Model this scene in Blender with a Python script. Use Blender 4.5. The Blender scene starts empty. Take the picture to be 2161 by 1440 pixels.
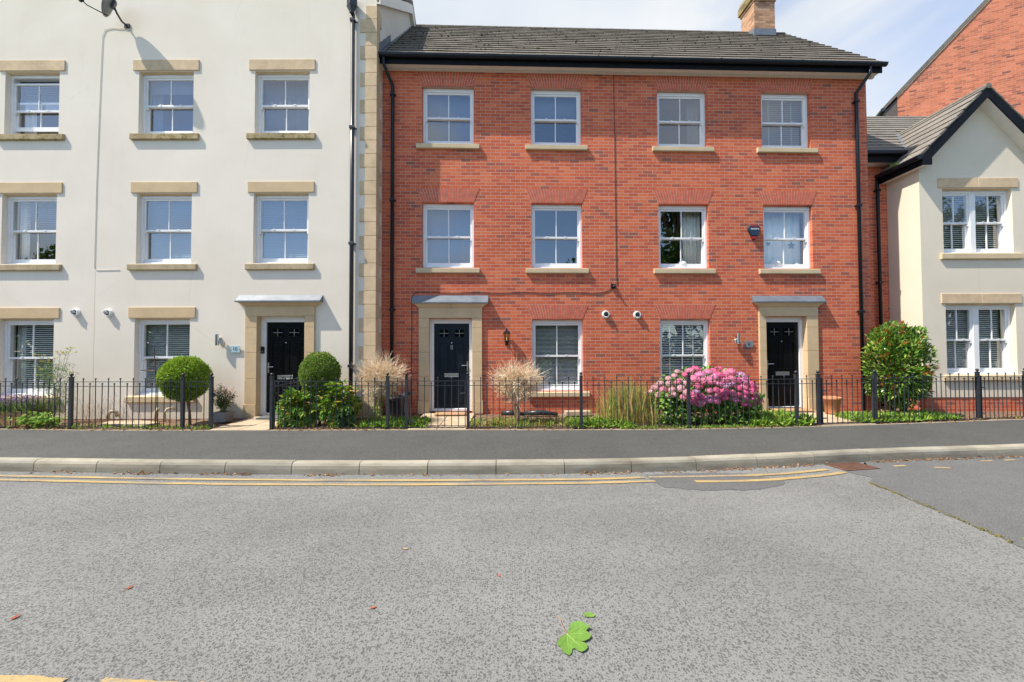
import bpy, bmesh, math, random
import numpy as np
from mathutils import Vector, Matrix
R = math.radians
random.seed(7)
rng = np.random.default_rng(11)
S = bpy.context.scene
COL = S.collection

# ------------------------------------------------------------------ camera
EYE = 1.65
cam = bpy.data.cameras.new('camera')
cam.sensor_width = 36.0
cam.lens = 36.0 * 850.0 / 2161.0
cam.clip_start, cam.clip_end = 0.05, 3000
camo = bpy.data.objects.new('camera', cam)
COL.objects.link(camo)
_p, _r = R(1.36), R(0.21)
F_ = Vector((0, math.cos(_p), math.sin(_p)))
R0 = Vector((1, 0, 0))
U0 = Vector((0, -math.sin(_p), math.cos(_p)))
Rt = R0 * math.cos(_r) - U0 * math.sin(_r)
Up = U0 * math.cos(_r) + R0 * math.sin(_r)
M = Matrix((Rt, Up, -F_)).transposed().to_4x4()
M.translation = Vector((0, 0, EYE))
camo.matrix_world = M
S.camera = camo

# ------------------------------------------------------------------ sky, sun, exposure
SUN_DIR = Vector((-2.97, -1.095, 4.4)).normalized()      # towards the sun
SUN_EL = math.asin(SUN_DIR.z)
SUN_ROT = math.atan2(SUN_DIR.x, SUN_DIR.y)
world = bpy.data.worlds.new('World')
S.world = world
world.use_nodes = True
wn, wl = world.node_tree.nodes, world.node_tree.links
sky = wn.new('ShaderNodeTexSky')
sky.sky_type = 'NISHITA'
sky.sun_disc = False
sky.sun_elevation = SUN_EL
sky.sun_rotation = SUN_ROT
sky.air_density, sky.dust_density, sky.ozone_density = 1.0, 0.6, 1.5
bg = wn['Background']
bg.inputs['Strength'].default_value = 0.12
tcw = wn.new('ShaderNodeTexCoord')
mpw = wn.new('ShaderNodeMapping')
mpw.inputs['Scale'].default_value = (1.0, 1.0, 1.7)
mpw.inputs['Location'].default_value = (0.35, 0.1, 0.0)
wl.new(tcw.outputs['Generated'], mpw.inputs['Vector'])
nz = wn.new('ShaderNodeTexNoise')
nz.inputs['Scale'].default_value = 2.1
nz.inputs['Detail'].default_value = 5.0
nz.inputs['Roughness'].default_value = 0.5
nz.inputs['Distortion'].default_value = 0.35
wl.new(mpw.outputs[0], nz.inputs['Vector'])
crw = wn.new('ShaderNodeValToRGB')
crw.color_ramp.elements[0].position = 0.38
crw.color_ramp.elements[0].color = (0, 0, 0, 1)
crw.color_ramp.elements[1].position = 0.58
crw.color_ramp.elements[1].color = (1, 1, 1, 1)
# the cloud bank lies to the north (beyond the houses), clearer sky to the south
sxw = wn.new('ShaderNodeSeparateXYZ')
wl.new(tcw.outputs['Generated'], sxw.inputs[0])
maw = wn.new('ShaderNodeMath')
maw.operation = 'MULTIPLY_ADD'
maw.inputs[1].default_value = 0.33
mxy = wn.new('ShaderNodeMath')
mxy.operation = 'MAXIMUM'
mqy = wn.new('ShaderNodeMath')
mqy.operation = 'MULTIPLY'
mqy.inputs[1].default_value = 0.38
wl.new(sxw.outputs['Y'], mqy.inputs[0])
wl.new(sxw.outputs['Y'], mxy.inputs[0])
wl.new(mqy.outputs[0], mxy.inputs[1])
wl.new(mxy.outputs[0], maw.inputs[0])
wl.new(nz.outputs['Fac'], maw.inputs[2])
wl.new(maw.outputs[0], crw.inputs[0])
nz2 = wn.new('ShaderNodeTexNoise')
nz2.inputs['Scale'].default_value = 3.4
nz2.inputs['Detail'].default_value = 4.0
wl.new(mpw.outputs[0], nz2.inputs['Vector'])
cr2 = wn.new('ShaderNodeValToRGB')
cr2.color_ramp.elements[0].position = 0.3
cr2.color_ramp.elements[0].color = (3.9, 4.35, 5.0, 1)
cr2.color_ramp.elements[1].position = 0.7
cr2.color_ramp.elements[1].color = (5.3, 5.45, 5.6, 1)
wl.new(nz2.outputs['Fac'], cr2.inputs[0])
mxw = wn.new('ShaderNodeMixRGB')
wl.new(crw.outputs[0], mxw.inputs['Fac'])
gain = wn.new('ShaderNodeMixRGB')
gain.blend_type = 'MULTIPLY'
gain.inputs['Fac'].default_value = 1.0
gain.inputs['Color2'].default_value = (1.4, 1.5, 1.6, 1)
wl.new(sky.outputs[0], gain.inputs['Color1'])
wl.new(gain.outputs[0], mxw.inputs['Color1'])
wl.new(cr2.outputs[0], mxw.inputs['Color2'])
wl.new(mxw.outputs[0], bg.inputs['Color'])

sun = bpy.data.lights.new('sun', 'SUN')
sun.energy = 5.0
sun.angle = R(0.55)
sun.color = (1.0, 0.93, 0.82)
suno = bpy.data.objects.new('sun', sun)
suno.rotation_euler = SUN_DIR.to_track_quat('Z', 'Y').to_euler()
suno.location = (0, 0, 30)
COL.objects.link(suno)

S.view_settings.view_transform = 'Standard'
S.view_settings.look = 'None'
S.view_settings.exposure = 0.55
S.view_settings.gamma = 1.0
S.render.engine = 'CYCLES'
S.cycles.max_bounces = 8
S.cycles.transparent_max_bounces = 16

# ------------------------------------------------------------------ mesh helpers
class MB:
    def __init__(s):
        s.v, s.f = [], []

    def add(s, vs, fs):
        b = len(s.v)
        s.v += [tuple(v) for v in vs]
        s.f += [tuple(i + b for i in f) for f in fs]
        return s

    def box(s, x0, x1, y0, y1, z0, z1):
        return s.add([(x0, y0, z0), (x1, y0, z0), (x1, y1, z0), (x0, y1, z0), (x0, y0, z1), (x1, y0, z1), (x1, y1, z1), (x0, y1, z1)],
                     [(0, 3, 2, 1), (4, 5, 6, 7), (0, 1, 5, 4), (1, 2, 6, 5), (2, 3, 7, 6), (3, 0, 4, 7)])

    def obox(s, c, ax, ay, az):
        c, ax, ay, az = Vector(c), Vector(ax), Vector(ay), Vector(az)
        vs = [c + sx * ax + sy * ay + sz * az for sz in (-1, 1) for sx, sy in ((-1, -1), (1, -1), (1, 1), (-1, 1))]
        return s.add(vs, [(0, 3, 2, 1), (4, 5, 6, 7), (0, 1, 5, 4), (1, 2, 6, 5), (2, 3, 7, 6), (3, 0, 4, 7)])

    def prism(s, poly, y0, y1):            # outline in x,z pushed along y
        n = len(poly)
        vs = [(x, y0, z) for x, z in poly] + [(x, y1, z) for x, z in poly]
        fs = [tuple(range(n)), tuple(range(2 * n - 1, n - 1, -1))]
        fs += [(i, i + n, (i + 1) % n + n, (i + 1) % n) for i in range(n)]
        return s.add(vs, fs)

    def prismx(s, poly, x0, x1):           # outline in y,z pushed along x
        n = len(poly)
        vs = [(x0, y, z) for y, z in poly] + [(x1, y, z) for y, z in poly]
        fs = [tuple(range(n)), tuple(range(2 * n - 1, n - 1, -1))]
        fs += [(i, i + n, (i + 1) % n + n, (i + 1) % n) for i in range(n)]
        return s.add(vs, fs)

    def slab(s, poly, z0, z1):             # outline in x,y pushed along z
        n = len(poly)
        vs = [(x, y, z0) for x, y in poly] + [(x, y, z1) for x, y in poly]
        fs = [tuple(range(n))[::-1], tuple(range(n, 2 * n))]
        fs += [(i, (i + 1) % n, (i + 1) % n + n, i + n) for i in range(n)]
        return s.add(vs, fs)

    def tube(s, pts, r, n=8):
        pts = [Vector(p) for p in pts]
        rs = r if isinstance(r, (list, tuple)) else [r] * len(pts)
        b = len(s.v)
        prev = None
        for i, p in enumerate(pts):
            d = (pts[min(i + 1, len(pts) - 1)] - pts[max(i - 1, 0)]).normalized()
            if prev is None:
                a = d.cross(Vector((0, 0, 1)))
                if a.length < 1e-3:
                    a = d.cross(Vector((1, 0, 0)))
                a.normalize()
            else:
                a = (prev - d * prev.dot(d)).normalized()
            prev = a
            c = d.cross(a)
            for k in range(n):
                t = 2 * math.pi * k / n
                s.v.append(tuple(p + (a * math.cos(t) + c * math.sin(t)) * rs[i]))
        for i in range(len(pts) - 1):
            for k in range(n):
                s.f.append((b + i * n + k, b + i * n + (k + 1) % n, b + (i + 1) * n + (k + 1) % n, b + (i + 1) * n + k))
        s.f.append(tuple(b + k for k in range(n))[::-1])
        s.f.append(tuple(b + (len(pts) - 1) * n + k for k in range(n)))
        return s

    def lathe(s, prof, c=(0, 0, 0), n=16, axis='z'):
        b = len(s.v)
        for r, h in prof:
            for k in range(n):
                t = 2 * math.pi * k / n
                x, y = r * math.cos(t), r * math.sin(t)
                q = (x, y, h) if axis == 'z' else ((x, -h, y) if axis == 'y' else (h, x, y))
                s.v.append((c[0] + q[0], c[1] + q[1], c[2] + q[2]))
        for i in range(len(prof) - 1):
            for k in range(n):
                s.f.append((b + i * n + k, b + i * n + (k + 1) % n, b + (i + 1) * n + (k + 1) % n, b + (i + 1) * n + k))
        s.f.append(tuple(b + k for k in range(n))[::-1])
        s.f.append(tuple(b + (len(prof) - 1) * n + k for k in range(n)))
        return s

    def ball(s, c, r, n=10, m=6, sz=1.0):
        return s.lathe([(max(1e-4, r * math.sin(math.pi * i / m)), -r * sz * math.cos(math.pi * i / m)) for i in range(m + 1)], c, n)

    def mesh(s, name):
        me = bpy.data.meshes.new(name)
        me.from_pydata(s.v, [], s.f)
        bm = bmesh.new()
        bm.from_mesh(me)
        bmesh.ops.recalc_face_normals(bm, faces=bm.faces)
        bm.to_mesh(me)
        bm.free()
        return me

    def build(s, name, m, parent=None, smooth=False, bevel=0.0, loc=None):
        me = s.mesh(name)
        return link(name, me, m, parent, smooth, bevel, loc)


def link(name, me, m, parent=None, smooth=False, bevel=0.0, loc=None):
    o = bpy.data.objects.new(name, me)
    COL.objects.link(o)
    if m is not None and not me.materials:
        for k in (m if isinstance(m, list) else [m]):
            me.materials.append(k)
    if parent:
        o.parent = parent
    if loc:
        o.location = loc
    if smooth:
        me.polygons.foreach_set('use_smooth', [True] * len(me.polygons))
    if bevel:
        b = o.modifiers.new('bevel', 'BEVEL')
        b.width = bevel
        b.segments = 2
        b.limit_method = 'ANGLE'
        b.angle_limit = R(40)
    return o


def tag(o, label, cat, group=None):
    o['label'], o['category'] = label, cat
    if group:
        o['group'] = group
    return o


def thing(name, label, cat, loc=(0, 0, 0), rz=0.0, group=None):
    o = bpy.data.objects.new(name, None)
    o.empty_display_size = 0.2
    COL.objects.link(o)
    o.location = loc
    o.rotation_euler = (0, 0, rz)
    return tag(o, label, cat, group)


def kind(o, k):
    o['kind'] = k
    return o


def text_mesh(txt, size, depth, name='lettering'):
    cu = bpy.data.curves.new('txt', 'FONT')
    cu.body = txt
    cu.size = size
    cu.extrude = depth
    cu.align_x = 'CENTER'
    cu.align_y = 'CENTER'
    cu.resolution_u = 4
    o = bpy.data.objects.new('txt', cu)
    COL.objects.link(o)
    bpy.context.view_layer.update()
    me = bpy.data.meshes.new_from_object(o.evaluated_get(bpy.context.evaluated_depsgraph_get()))
    bpy.data.objects.remove(o)
    me.name = name
    # lay it upright, facing -y
    me.transform(Matrix.Rotation(R(90), 4, 'X'))
    return me


# ------------------------------------------------------------------ material helpers
class NT:
    def __init__(s, name):
        s.m = bpy.data.materials.new(name)
        s.m.use_nodes = True
        s.n, s.l = s.m.node_tree.nodes, s.m.node_tree.links
        s.b = s.n['Principled BSDF']

    def put(s, sock, v):
        if isinstance(v, bpy.types.NodeSocket):
            s.l.new(v, sock)
        elif v is not None:
            if isinstance(v, (tuple, list)) and len(v) == 3 and sock.type == 'RGBA':
                v = tuple(v) + (1,)
            sock.default_value = v

    def coord(s, kind='Object'):
        return s.n.new('ShaderNodeTexCoord').outputs[kind]

    def noise(s, vec, scale, detail=3, rough=0.5, dist=0.0):
        t = s.n.new('ShaderNodeTexNoise')
        s.put(t.inputs['Vector'], vec)
        for k, v in (('Scale', scale), ('Detail', detail), ('Roughness', rough), ('Distortion', dist)):
            t.inputs[k].default_value = v
        return t.outputs['Fac']

    def voro(s, vec, scale, out='Distance', feature='F1', rnd=1.0):
        t = s.n.new('ShaderNodeTexVoronoi')
        t.feature = feature
        s.put(t.inputs['Vector'], vec)
        t.inputs['Scale'].default_value = scale
        t.inputs['Randomness'].default_value = rnd
        return t.outputs[out]

    def ramp(s, fac, stops, interp='LINEAR'):
        t = s.n.new('ShaderNodeValToRGB')
        e = t.color_ramp.elements
        while len(e) < len(stops):
            e.new(0.5)
        t.color_ramp.interpolation = interp
        for i, (p, c) in enumerate(stops):
            e[i].position = p
            if not isinstance(c, (tuple, list)):
                c = (c, c, c)
            e[i].color = tuple(c) + (1,)
        s.put(t.inputs[0], fac)
        return t.outputs[0]

    def mix(s, fac, a, b, mode='MIX'):
        t = s.n.new('ShaderNodeMixRGB')
        t.blend_type = mode
        s.put(t.inputs[0], fac)
        s.put(t.inputs[1], a)
        s.put(t.inputs[2], b)
        return t.outputs[0]

    def math(s, op, a, b=None, clamp=False):
        t = s.n.new('ShaderNodeMath')
        t.operation = op
        t.use_clamp = clamp
        s.put(t.inputs[0], a)
        if b is not None:
            s.put(t.inputs[1], b)
        return t.outputs[0]

    def mapping(s, vec, scale=(1, 1, 1), loc=(0, 0, 0), rot=(0, 0, 0)):
        t = s.n.new('ShaderNodeMapping')
        s.put(t.inputs['Vector'], vec)
        t.inputs['Scale'].default_value = scale
        t.inputs['Location'].default_value = loc
        t.inputs['Rotation'].default_value = rot
        return t.outputs[0]

    def sep(s, vec):
        t = s.n.new('ShaderNodeSeparateXYZ')
        s.put(t.inputs[0], vec)
        return t.outputs

    def comb(s, x, y, z=0.0):
        t = s.n.new('ShaderNodeCombineXYZ')
        for i, v in enumerate((x, y, z)):
            s.put(t.inputs[i], v)
        return t.outputs[0]

    def bump(s, h, strength=0.3, dist=0.01):
        t = s.n.new('ShaderNodeBump')
        s.put(t.inputs['Height'], h)
        t.inputs['Strength'].default_value = strength
        t.inputs['Distance'].default_value = dist
        s.l.new(t.outputs[0], s.b.inputs['Normal'])

    def island(s):
        return s.n.new('ShaderNodeNewGeometry').outputs['Random Per Island']

    def out(s, col=None, rough=0.6, metal=0.0, spec=None):
        s.put(s.b.inputs['Base Color'], col)
        s.put(s.b.inputs['Roughness'], rough)
        s.b.inputs['Metallic'].default_value = metal
        if spec is not None:
            s.b.inputs['Specular IOR Level'].default_value = spec
        return s.m


def plain(name, col, rough=0.5, metal=0.0, var=0.12, scale=6.0, bump=0.0, bscale=60):
    t = NT(name)
    c = t.coord()
    n = t.noise(c, scale, 4, 0.6)
    dark = tuple(x * (1 - var) for x in col)
    lite = tuple(min(1, x * (1 + var)) for x in col)
    if bump:
        t.bump(t.noise(c, bscale, 3), bump, 0.004)
    return t.out(t.ramp(n, [(0.25, dark), (0.75, lite)]), rough, metal)


def brick_mat(name, hues, mortar, speck=1.0, sc=1.0, patch=0.42):
    t = NT(name)
    x, y, z = t.sep(t.coord())
    u = t.math('ADD', x, y)
    vec = t.comb(u, z)
    wob = t.n.new('ShaderNodeTexNoise')
    wob.inputs['Scale'].default_value = 7.0
    t.put(wob.inputs['Vector'], vec)
    off = t.n.new('ShaderNodeVectorMath')
    off.operation = 'MULTIPLY_ADD'
    t.put(off.inputs[0], wob.outputs['Color'])
    off.inputs[1].default_value = (0.012, 0.007, 0)
    t.put(off.inputs[2], vec)
    b = t.n.new('ShaderNodeTexBrick')
    b.offset = 0.5
    t.put(b.inputs['Vector'], off.outputs[0])
    b.inputs['Color1'].default_value = (0, 0, 0, 1)
    b.inputs['Color2'].default_value = (1, 1, 1, 1)
    b.inputs['Mortar'].default_value = (0.5, 0.5, 0.5, 1)
    b.inputs['Scale'].default_value = 1.0
    b.inputs['Mortar Size'].default_value = 0.0055
    b.inputs['Mortar Smooth'].default_value = 0.15
    b.inputs['Brick Width'].default_value = 0.225 * sc
    b.inputs['Row Height'].default_value = 0.075 * sc
    col = t.ramp(b.outputs['Color'], hues)
    pn = t.noise(vec, 0.8, 4, 0.6)
    col = t.mix(t.math('MULTIPLY', patch, 1.0), col, t.mix(1.0, col, t.ramp(pn, [(0.3, (0.62, 0.6, 0.62)), (0.7, (1.25, 1.22, 1.18))]), 'MULTIPLY'))
    fine = t.noise(vec, 38, 3, 0.65)
    col = t.mix(0.55, col, t.mix(1.0, col, t.ramp(fine, [(0.3, 0.7), (0.7, 1.25)]), 'MULTIPLY'))
    mc = t.mix(t.noise(vec, 3.0, 3), tuple(k * 0.75 for k in mortar), mortar)
    col = t.mix(b.outputs['Fac'], col, mc)
    # salt specks: small pale marks gathered in patches
    sp = t.math('MULTIPLY', t.ramp(t.noise(t.mapping(vec, (1, 1.7, 1)), 19, 5, 0.7), [(0.66, 0), (0.74, 1)]), t.ramp(t.noise(vec, 1.3, 2), [(0.48, 0), (0.66, 1)]))
    col = t.mix(t.math('MULTIPLY', sp, 0.55 * speck), col, (0.62, 0.52, 0.47))
    t.bump(t.math('ADD', t.math('MULTIPLY', b.outputs['Fac'], -1.0), t.math('MULTIPLY', fine, 0.35)), 0.55, 0.005)
    return t.out(col, 0.85, 0, 0.25)


def render_mat(name, col, stain=(0.5, 0.46, 0.38)):
    t = NT(name)
    c = t.coord()
    n = t.noise(c, 0.55, 5, 0.6, 0.4)
    lite = tuple(min(1, k * 1.03) for k in col)
    dark = tuple(k * f for k, f in zip(col, (0.93, 0.92, 0.90)))
    k = t.ramp(n, [(0.3, dark), (0.7, lite)])
    st = t.noise(t.mapping(c, (2.2, 2.2, 0.22)), 2.0, 5, 0.65)
    k = t.mix(t.ramp(st, [(0.56, 0), (0.9, 0.16)]), k, stain)
    ck = t.voro(t.mapping(c, (0.55, 0.55, 0.42)), 1.0, 'Distance', 'DISTANCE_TO_EDGE')
    k = t.mix(t.math('MULTIPLY', t.ramp(ck, [(0.0, 1), (0.0035, 0)]), t.ramp(t.noise(c, 0.8, 3), [(0.52, 0), (0.62, 0.22)])), k, (0.35, 0.32, 0.27))
    k = t.mix(t.ramp(t.noise(c, 3.1, 5, 0.7), [(0.58, 0), (0.8, 0.14)]), k, stain)
    x, y, z = t.sep(c)
    # splash dirt just above the ground, ragged along its upper edge
    sp = t.math('ADD', t.ramp(z, [(0.28, 1), (0.75, 0)]), t.math('MULTIPLY', t.math('SUBTRACT', t.noise(c, 4, 5, 0.7), 0.62), 1.2))
    k = t.mix(t.math('MULTIPLY', t.math('MAXIMUM', sp, 0.0, True), 0.4), k, (0.45, 0.40, 0.30))
    t.bump(t.noise(c, 130, 4, 0.7), 0.25, 0.004)
    return t.out(k, 0.9, 0, 0.15)


def stone_mat(name, col, moss=0.0, var=0.14):
    t = NT(name)
    c = t.coord()
    n = t.noise(c, 2.3, 5, 0.6)
    k = t.ramp(n, [(0.3, tuple(x * (1 - var) for x in col)), (0.7, tuple(x * (1 + var) for x in col))])
    f = t.noise(c, 55, 4, 0.7)
    k = t.mix(0.5, k, t.mix(1.0, k, t.ramp(f, [(0.3, 0.85), (0.7, 1.1)]), 'MULTIPLY'))
    if moss:
        a = t.ramp(t.noise(c, 9, 5, 0.7), [(0.46, 0), (0.6, moss)])
        k = t.mix(a, k, t.ramp(t.noise(c, 21, 3), [(0.35, (0.07, 0.055, 0.03)), (0.5, (0.22, 0.165, 0.05)), (0.7, (0.40, 0.31, 0.10))]))
    t.bump(f, 0.25, 0.004)
    return t.out(k, 0.85, 0, 0.2)


def leaf_mat(name, stops, rough=0.45, trans=0.3):
    t = NT(name)
    k = t.ramp(t.island(), stops)
    n = t.noise(t.coord(), 40, 2)
    k = t.mix(0.5, k, t.mix(1.0, k, t.ramp(n, [(0.3, 0.75), (0.7, 1.2)]), 'MULTIPLY'))
    t.out(k, rough, 0, 0.4)
    tr = t.n.new('ShaderNodeBsdfTranslucent')
    t.put(tr.inputs['Color'], t.mix(1.0, k, (1.15, 1.25, 0.6), 'MULTIPLY'))
    mx = t.n.new('ShaderNodeMixShader')
    mx.inputs[0].default_value = trans
    t.l.new(t.b.outputs[0], mx.inputs[1])
    t.l.new(tr.outputs[0], mx.inputs[2])
    t.l.new(mx.outputs[0], t.n['Material Output'].inputs['Surface'])
    return t.m


def glass_mat(name, ior, tint=(0.9, 0.95, 0.93), wav=1.0):
    t = NT(name)
    c = t.coord()
    t.n.remove(t.b)
    # mirror share of a sealed unit, the same from either side of the pane
    ge = t.n.new('ShaderNodeNewGeometry')
    dt = t.n.new('ShaderNodeVectorMath')
    dt.operation = 'DOT_PRODUCT'
    t.l.new(ge.outputs['Incoming'], dt.inputs[0])
    t.l.new(ge.outputs['Normal'], dt.inputs[1])
    f0 = ((ior - 1) / (ior + 1)) ** 2
    gz = t.math('POWER', t.math('SUBTRACT', 1.0, t.math('ABSOLUTE', dt.outputs['Value'])), 5.0)
    share = t.math('ADD', f0, t.math('MULTIPLY', gz, 1 - f0))
    bp = t.n.new('ShaderNodeBump')
    bp.inputs['Strength'].default_value = 0.35 * wav
    bp.inputs['Distance'].default_value = 0.006
    t.put(bp.inputs['Height'], t.noise(c, 1.7, 2, 0.4, 0.6))
    g = t.n.new('ShaderNodeBsdfGlossy')
    g.inputs['Roughness'].default_value = 0.0
    g.inputs['Color'].default_value = (0.97, 0.98, 1, 1)
    t.l.new(bp.outputs[0], g.inputs['Normal'])
    tr = t.n.new('ShaderNodeBsdfTransparent')
    tr.inputs['Color'].default_value = tint + (1,)
    mx = t.n.new('ShaderNodeMixShader')
    t.l.new(share, mx.inputs[0])
    t.l.new(tr.outputs[0], mx.inputs[1])
    t.l.new(g.outputs[0], mx.inputs[2])
    t.l.new(mx.outputs[0], t.n['Material Output'].inputs['Surface'])
    return t.m


HUES = [(0.0, (0.28, 0.11, 0.078)), (0.02, (0.34, 0.11, 0.074)), (0.10, (0.47, 0.107, 0.057)), (0.35, (0.555, 0.118, 0.055)), (0.7, (0.61, 0.144, 0.063)), (1.0, (0.66, 0.182, 0.082))]
M_BRICK = brick_mat('red_brick', HUES, (0.62, 0.37, 0.28))
M_BRICK2 = brick_mat('orange_brick', [(0.0, (0.2, 0.08, 0.06)), (0.06, (0.38, 0.12, 0.07)), (0.4, (0.50, 0.16, 0.085)), (1.0, (0.60, 0.20, 0.11))], (0.5, 0.33, 0.25))
M_BUFFBRICK = brick_mat('buff_brick', [(0.0, (0.30, 0.16, 0.09)), (0.4, (0.48, 0.26, 0.15)), (1.0, (0.60, 0.36, 0.22))], (0.30, 0.25, 0.2))
M_ARCH = plain('arch_brick', (0.55, 0.13, 0.07), 0.85, 0, 0.25, 9, 0.3)
M_MORTAR = plain('mortar', (0.52, 0.36, 0.28), 0.9, 0, 0.15)
M_CREAM = render_mat('cream_render', (0.80, 0.725, 0.615))
M_CREAM2 = render_mat('warm_cream_render', (0.73, 0.655, 0.525))
M_STONE = stone_mat('cut_stone', (0.60, 0.445, 0.265), 0.0, 0.1)
M_QUOIN = stone_mat('quoin_stone', (0.62, 0.47, 0.30), 0.12, 0.16)
M_SILL = stone_mat('sill_stone', (0.58, 0.46, 0.29), 0.0, 0.12)
M_MOSSSILL = stone_mat('mossy_sill_stone', (0.42, 0.33, 0.19), 0.85, 0.2)
M_PALESILL = stone_mat('weathered_sill_stone', (0.46, 0.37, 0.23), 0.3, 0.2)
M_BAR = plain('glazing_bar_lead', (0.30, 0.31, 0.31), 0.4)
M_WHITE = plain('white_plastic', (0.80, 0.80, 0.79), 0.32, 0, 0.03)
M_OFFWHITE = plain('white_painted_board', (0.74, 0.70, 0.62), 0.5, 0, 0.06)
M_BLACK = plain('black_plastic', (0.009, 0.011, 0.016), 0.34, 0, 0.3)
M_BLACK.node_tree.nodes['Principled BSDF'].inputs['Specular IOR Level'].default_value = 0.3
M_BOARD = plain('black_painted_board', (0.008, 0.009, 0.012), 0.55, 0, 0.3)
M_BOARD.node_tree.nodes['Principled BSDF'].inputs['Specular IOR Level'].default_value = 0.12
M_DARKPIPE = plain('dark_grey_pipe', (0.030, 0.034, 0.042), 0.33, 0, 0.3)
M_IRON = plain('painted_iron', (0.028, 0.034, 0.042), 0.4, 0, 0.35, 14, 0.15, 120)
M_DOORBLACK = plain('black_door', (0.005, 0.0055, 0.007), 0.22, 0, 0.3, 3, 0.04, 40)
M_DOORBLACK.node_tree.nodes['Principled BSDF'].inputs['Specular IOR Level'].default_value = 0.22
M_DOORNAVY = plain('navy_door', (0.010, 0.0165, 0.025), 0.3, 0, 0.2, 3, 0.05, 40)
M_DOORNAVY.node_tree.nodes['Principled BSDF'].inputs['Specular IOR Level'].default_value = 0.25
M_LEAD = plain('sheet_lead', (0.155, 0.175, 0.20), 0.5, 0.2, 0.25, 5, 0.25, 14)
M_CHROME = plain('brushed_steel', (0.62, 0.62, 0.62), 0.25, 1.0, 0.05)
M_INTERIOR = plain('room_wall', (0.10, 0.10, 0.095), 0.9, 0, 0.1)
M_BLIND = plain('pale_blind', (0.84, 0.84, 0.81), 0.5, 0, 0.05)
M_BLINDGREY = plain('grey_blind', (0.17, 0.195, 0.23), 0.5, 0, 0.05)
M_CURTAIN = plain('white_curtain', (0.82, 0.82, 0.78), 0.9, 0, 0.06)
M_PALEBLIND = plain('pleated_blind', (0.12, 0.135, 0.165), 0.8, 0, 0.05)
M_GLASS = glass_mat('window_glass', 2.6, (0.96, 0.98, 0.97))
M_GLASSDARK = glass_mat('door_glass', 1.9, (0.35, 0.42, 0.36))


def tile_mat(name, base, sc=0.33, row=0.29):
    t = NT(name)
    c = t.coord()
    x, y, z = t.sep(c)
    n = t.noise(c, 1.1, 5, 0.65)
    k = t.ramp(n, [(0.3, tuple(v * 0.72 for v in base)), (0.7, tuple(v * 1.3 for v in base))])
    k = t.mix(t.math('MULTIPLY', t.ramp(t.island(), [(0, 0), (1, 1)]), 0.45), k, tuple(v * 1.45 for v in base))
    f = t.noise(c, 34, 5, 0.75)
    k = t.mix(0.8, k, t.mix(1.0, k, t.ramp(f, [(0.3, 0.42), (0.7, 1.6)]), 'MULTIPLY'))
    k = t.mix(t.ramp(t.noise(c, 24, 4, 0.7), [(0.60, 0), (0.70, 0.55)]), k, (0.34, 0.31, 0.25))
    k = t.mix(t.ramp(t.noise(c, 15, 4, 0.7), [(0.62, 0), (0.70, 0.8)]), k, (0.035, 0.032, 0.02))
    t.bump(f, 0.5, 0.01)
    return t.out(k, 0.85, 0, 0.2)


M_TILE = tile_mat('concrete_tiles', (0.125, 0.110, 0.092))
M_TILE2 = tile_mat('grey_tiles', (0.170, 0.155, 0.135))


def asphalt_mat(name, stone, pit, scale, patchy=0.2, pit_amt=0.5, bump=0.6, tint=1.0):
    t = NT(name)
    c = t.coord()
    wv = t.n.new('ShaderNodeVectorMath')
    wv.operation = 'MULTIPLY_ADD'
    nn = t.n.new('ShaderNodeTexNoise')
    nn.inputs['Scale'].default_value = scale * 0.7
    t.put(nn.inputs['Vector'], c)
    t.put(wv.inputs[0], nn.outputs['Color'])
    wv.inputs[1].default_value = (0.012, 0.012, 0)
    t.put(wv.inputs[2], c)
    vc = t.voro(wv.outputs[0], scale, 'Color')
    vd = t.voro(wv.outputs[0], scale, 'Distance')
    g = t.sep(vc)[0]
    k = t.ramp(g, [(0.0, tuple(v * 0.62 for v in stone)), (0.5, stone), (1.0, tuple(min(1, v * 1.28) for v in stone))])
    # dark binder showing between and in place of lost chippings
    lost = t.ramp(t.noise(c, scale * 0.36, 3, 0.6), [(0.56, 0), (0.62, 1)])
    k = t.mix(t.math('MULTIPLY', lost, pit_amt), k, pit)
    k = t.mix(t.ramp(vd, [(0.42, 0), (0.75, 0.7)]), k, pit)
    big = t.noise(c, 0.35, 5, 0.6, 0.3)
    k = t.mix(1.0, k, t.ramp(big, [(0.3, 1 - patchy), (0.7, 1 + patchy * 0.6)]), 'MULTIPLY')
    mid = t.noise(c, 2.6, 4, 0.6)
    k = t.mix(1.0, k, t.ramp(mid, [(0.3, 1 - patchy * 0.6), (0.7, 1 + patchy * 0.4)]), 'MULTIPLY')
    h = t.math('SUBTRACT', t.math('SUBTRACT', t.math('MULTIPLY', g, 0.3), vd), t.math('MULTIPLY', lost, 0.6))
    if scale > 120:          # trodden gum, grit and pale worn stones
        k = t.mix(t.ramp(t.noise(c, 30, 2, 0.5), [(0.70, 0), (0.73, 0.35)]), k, (0.20, 0.20, 0.19))
        k = t.mix(t.ramp(t.noise(t.mapping(c, (0.35, 1, 1)), 1.2, 5, 0.7, 0.8), [(0.60, 0), (0.78, 0.4)]), k, tuple(v * 0.66 for v in stone))
    t.bump(h, bump, 0.008)
    return t.out(k, 0.8, 0, 0.3)




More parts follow.
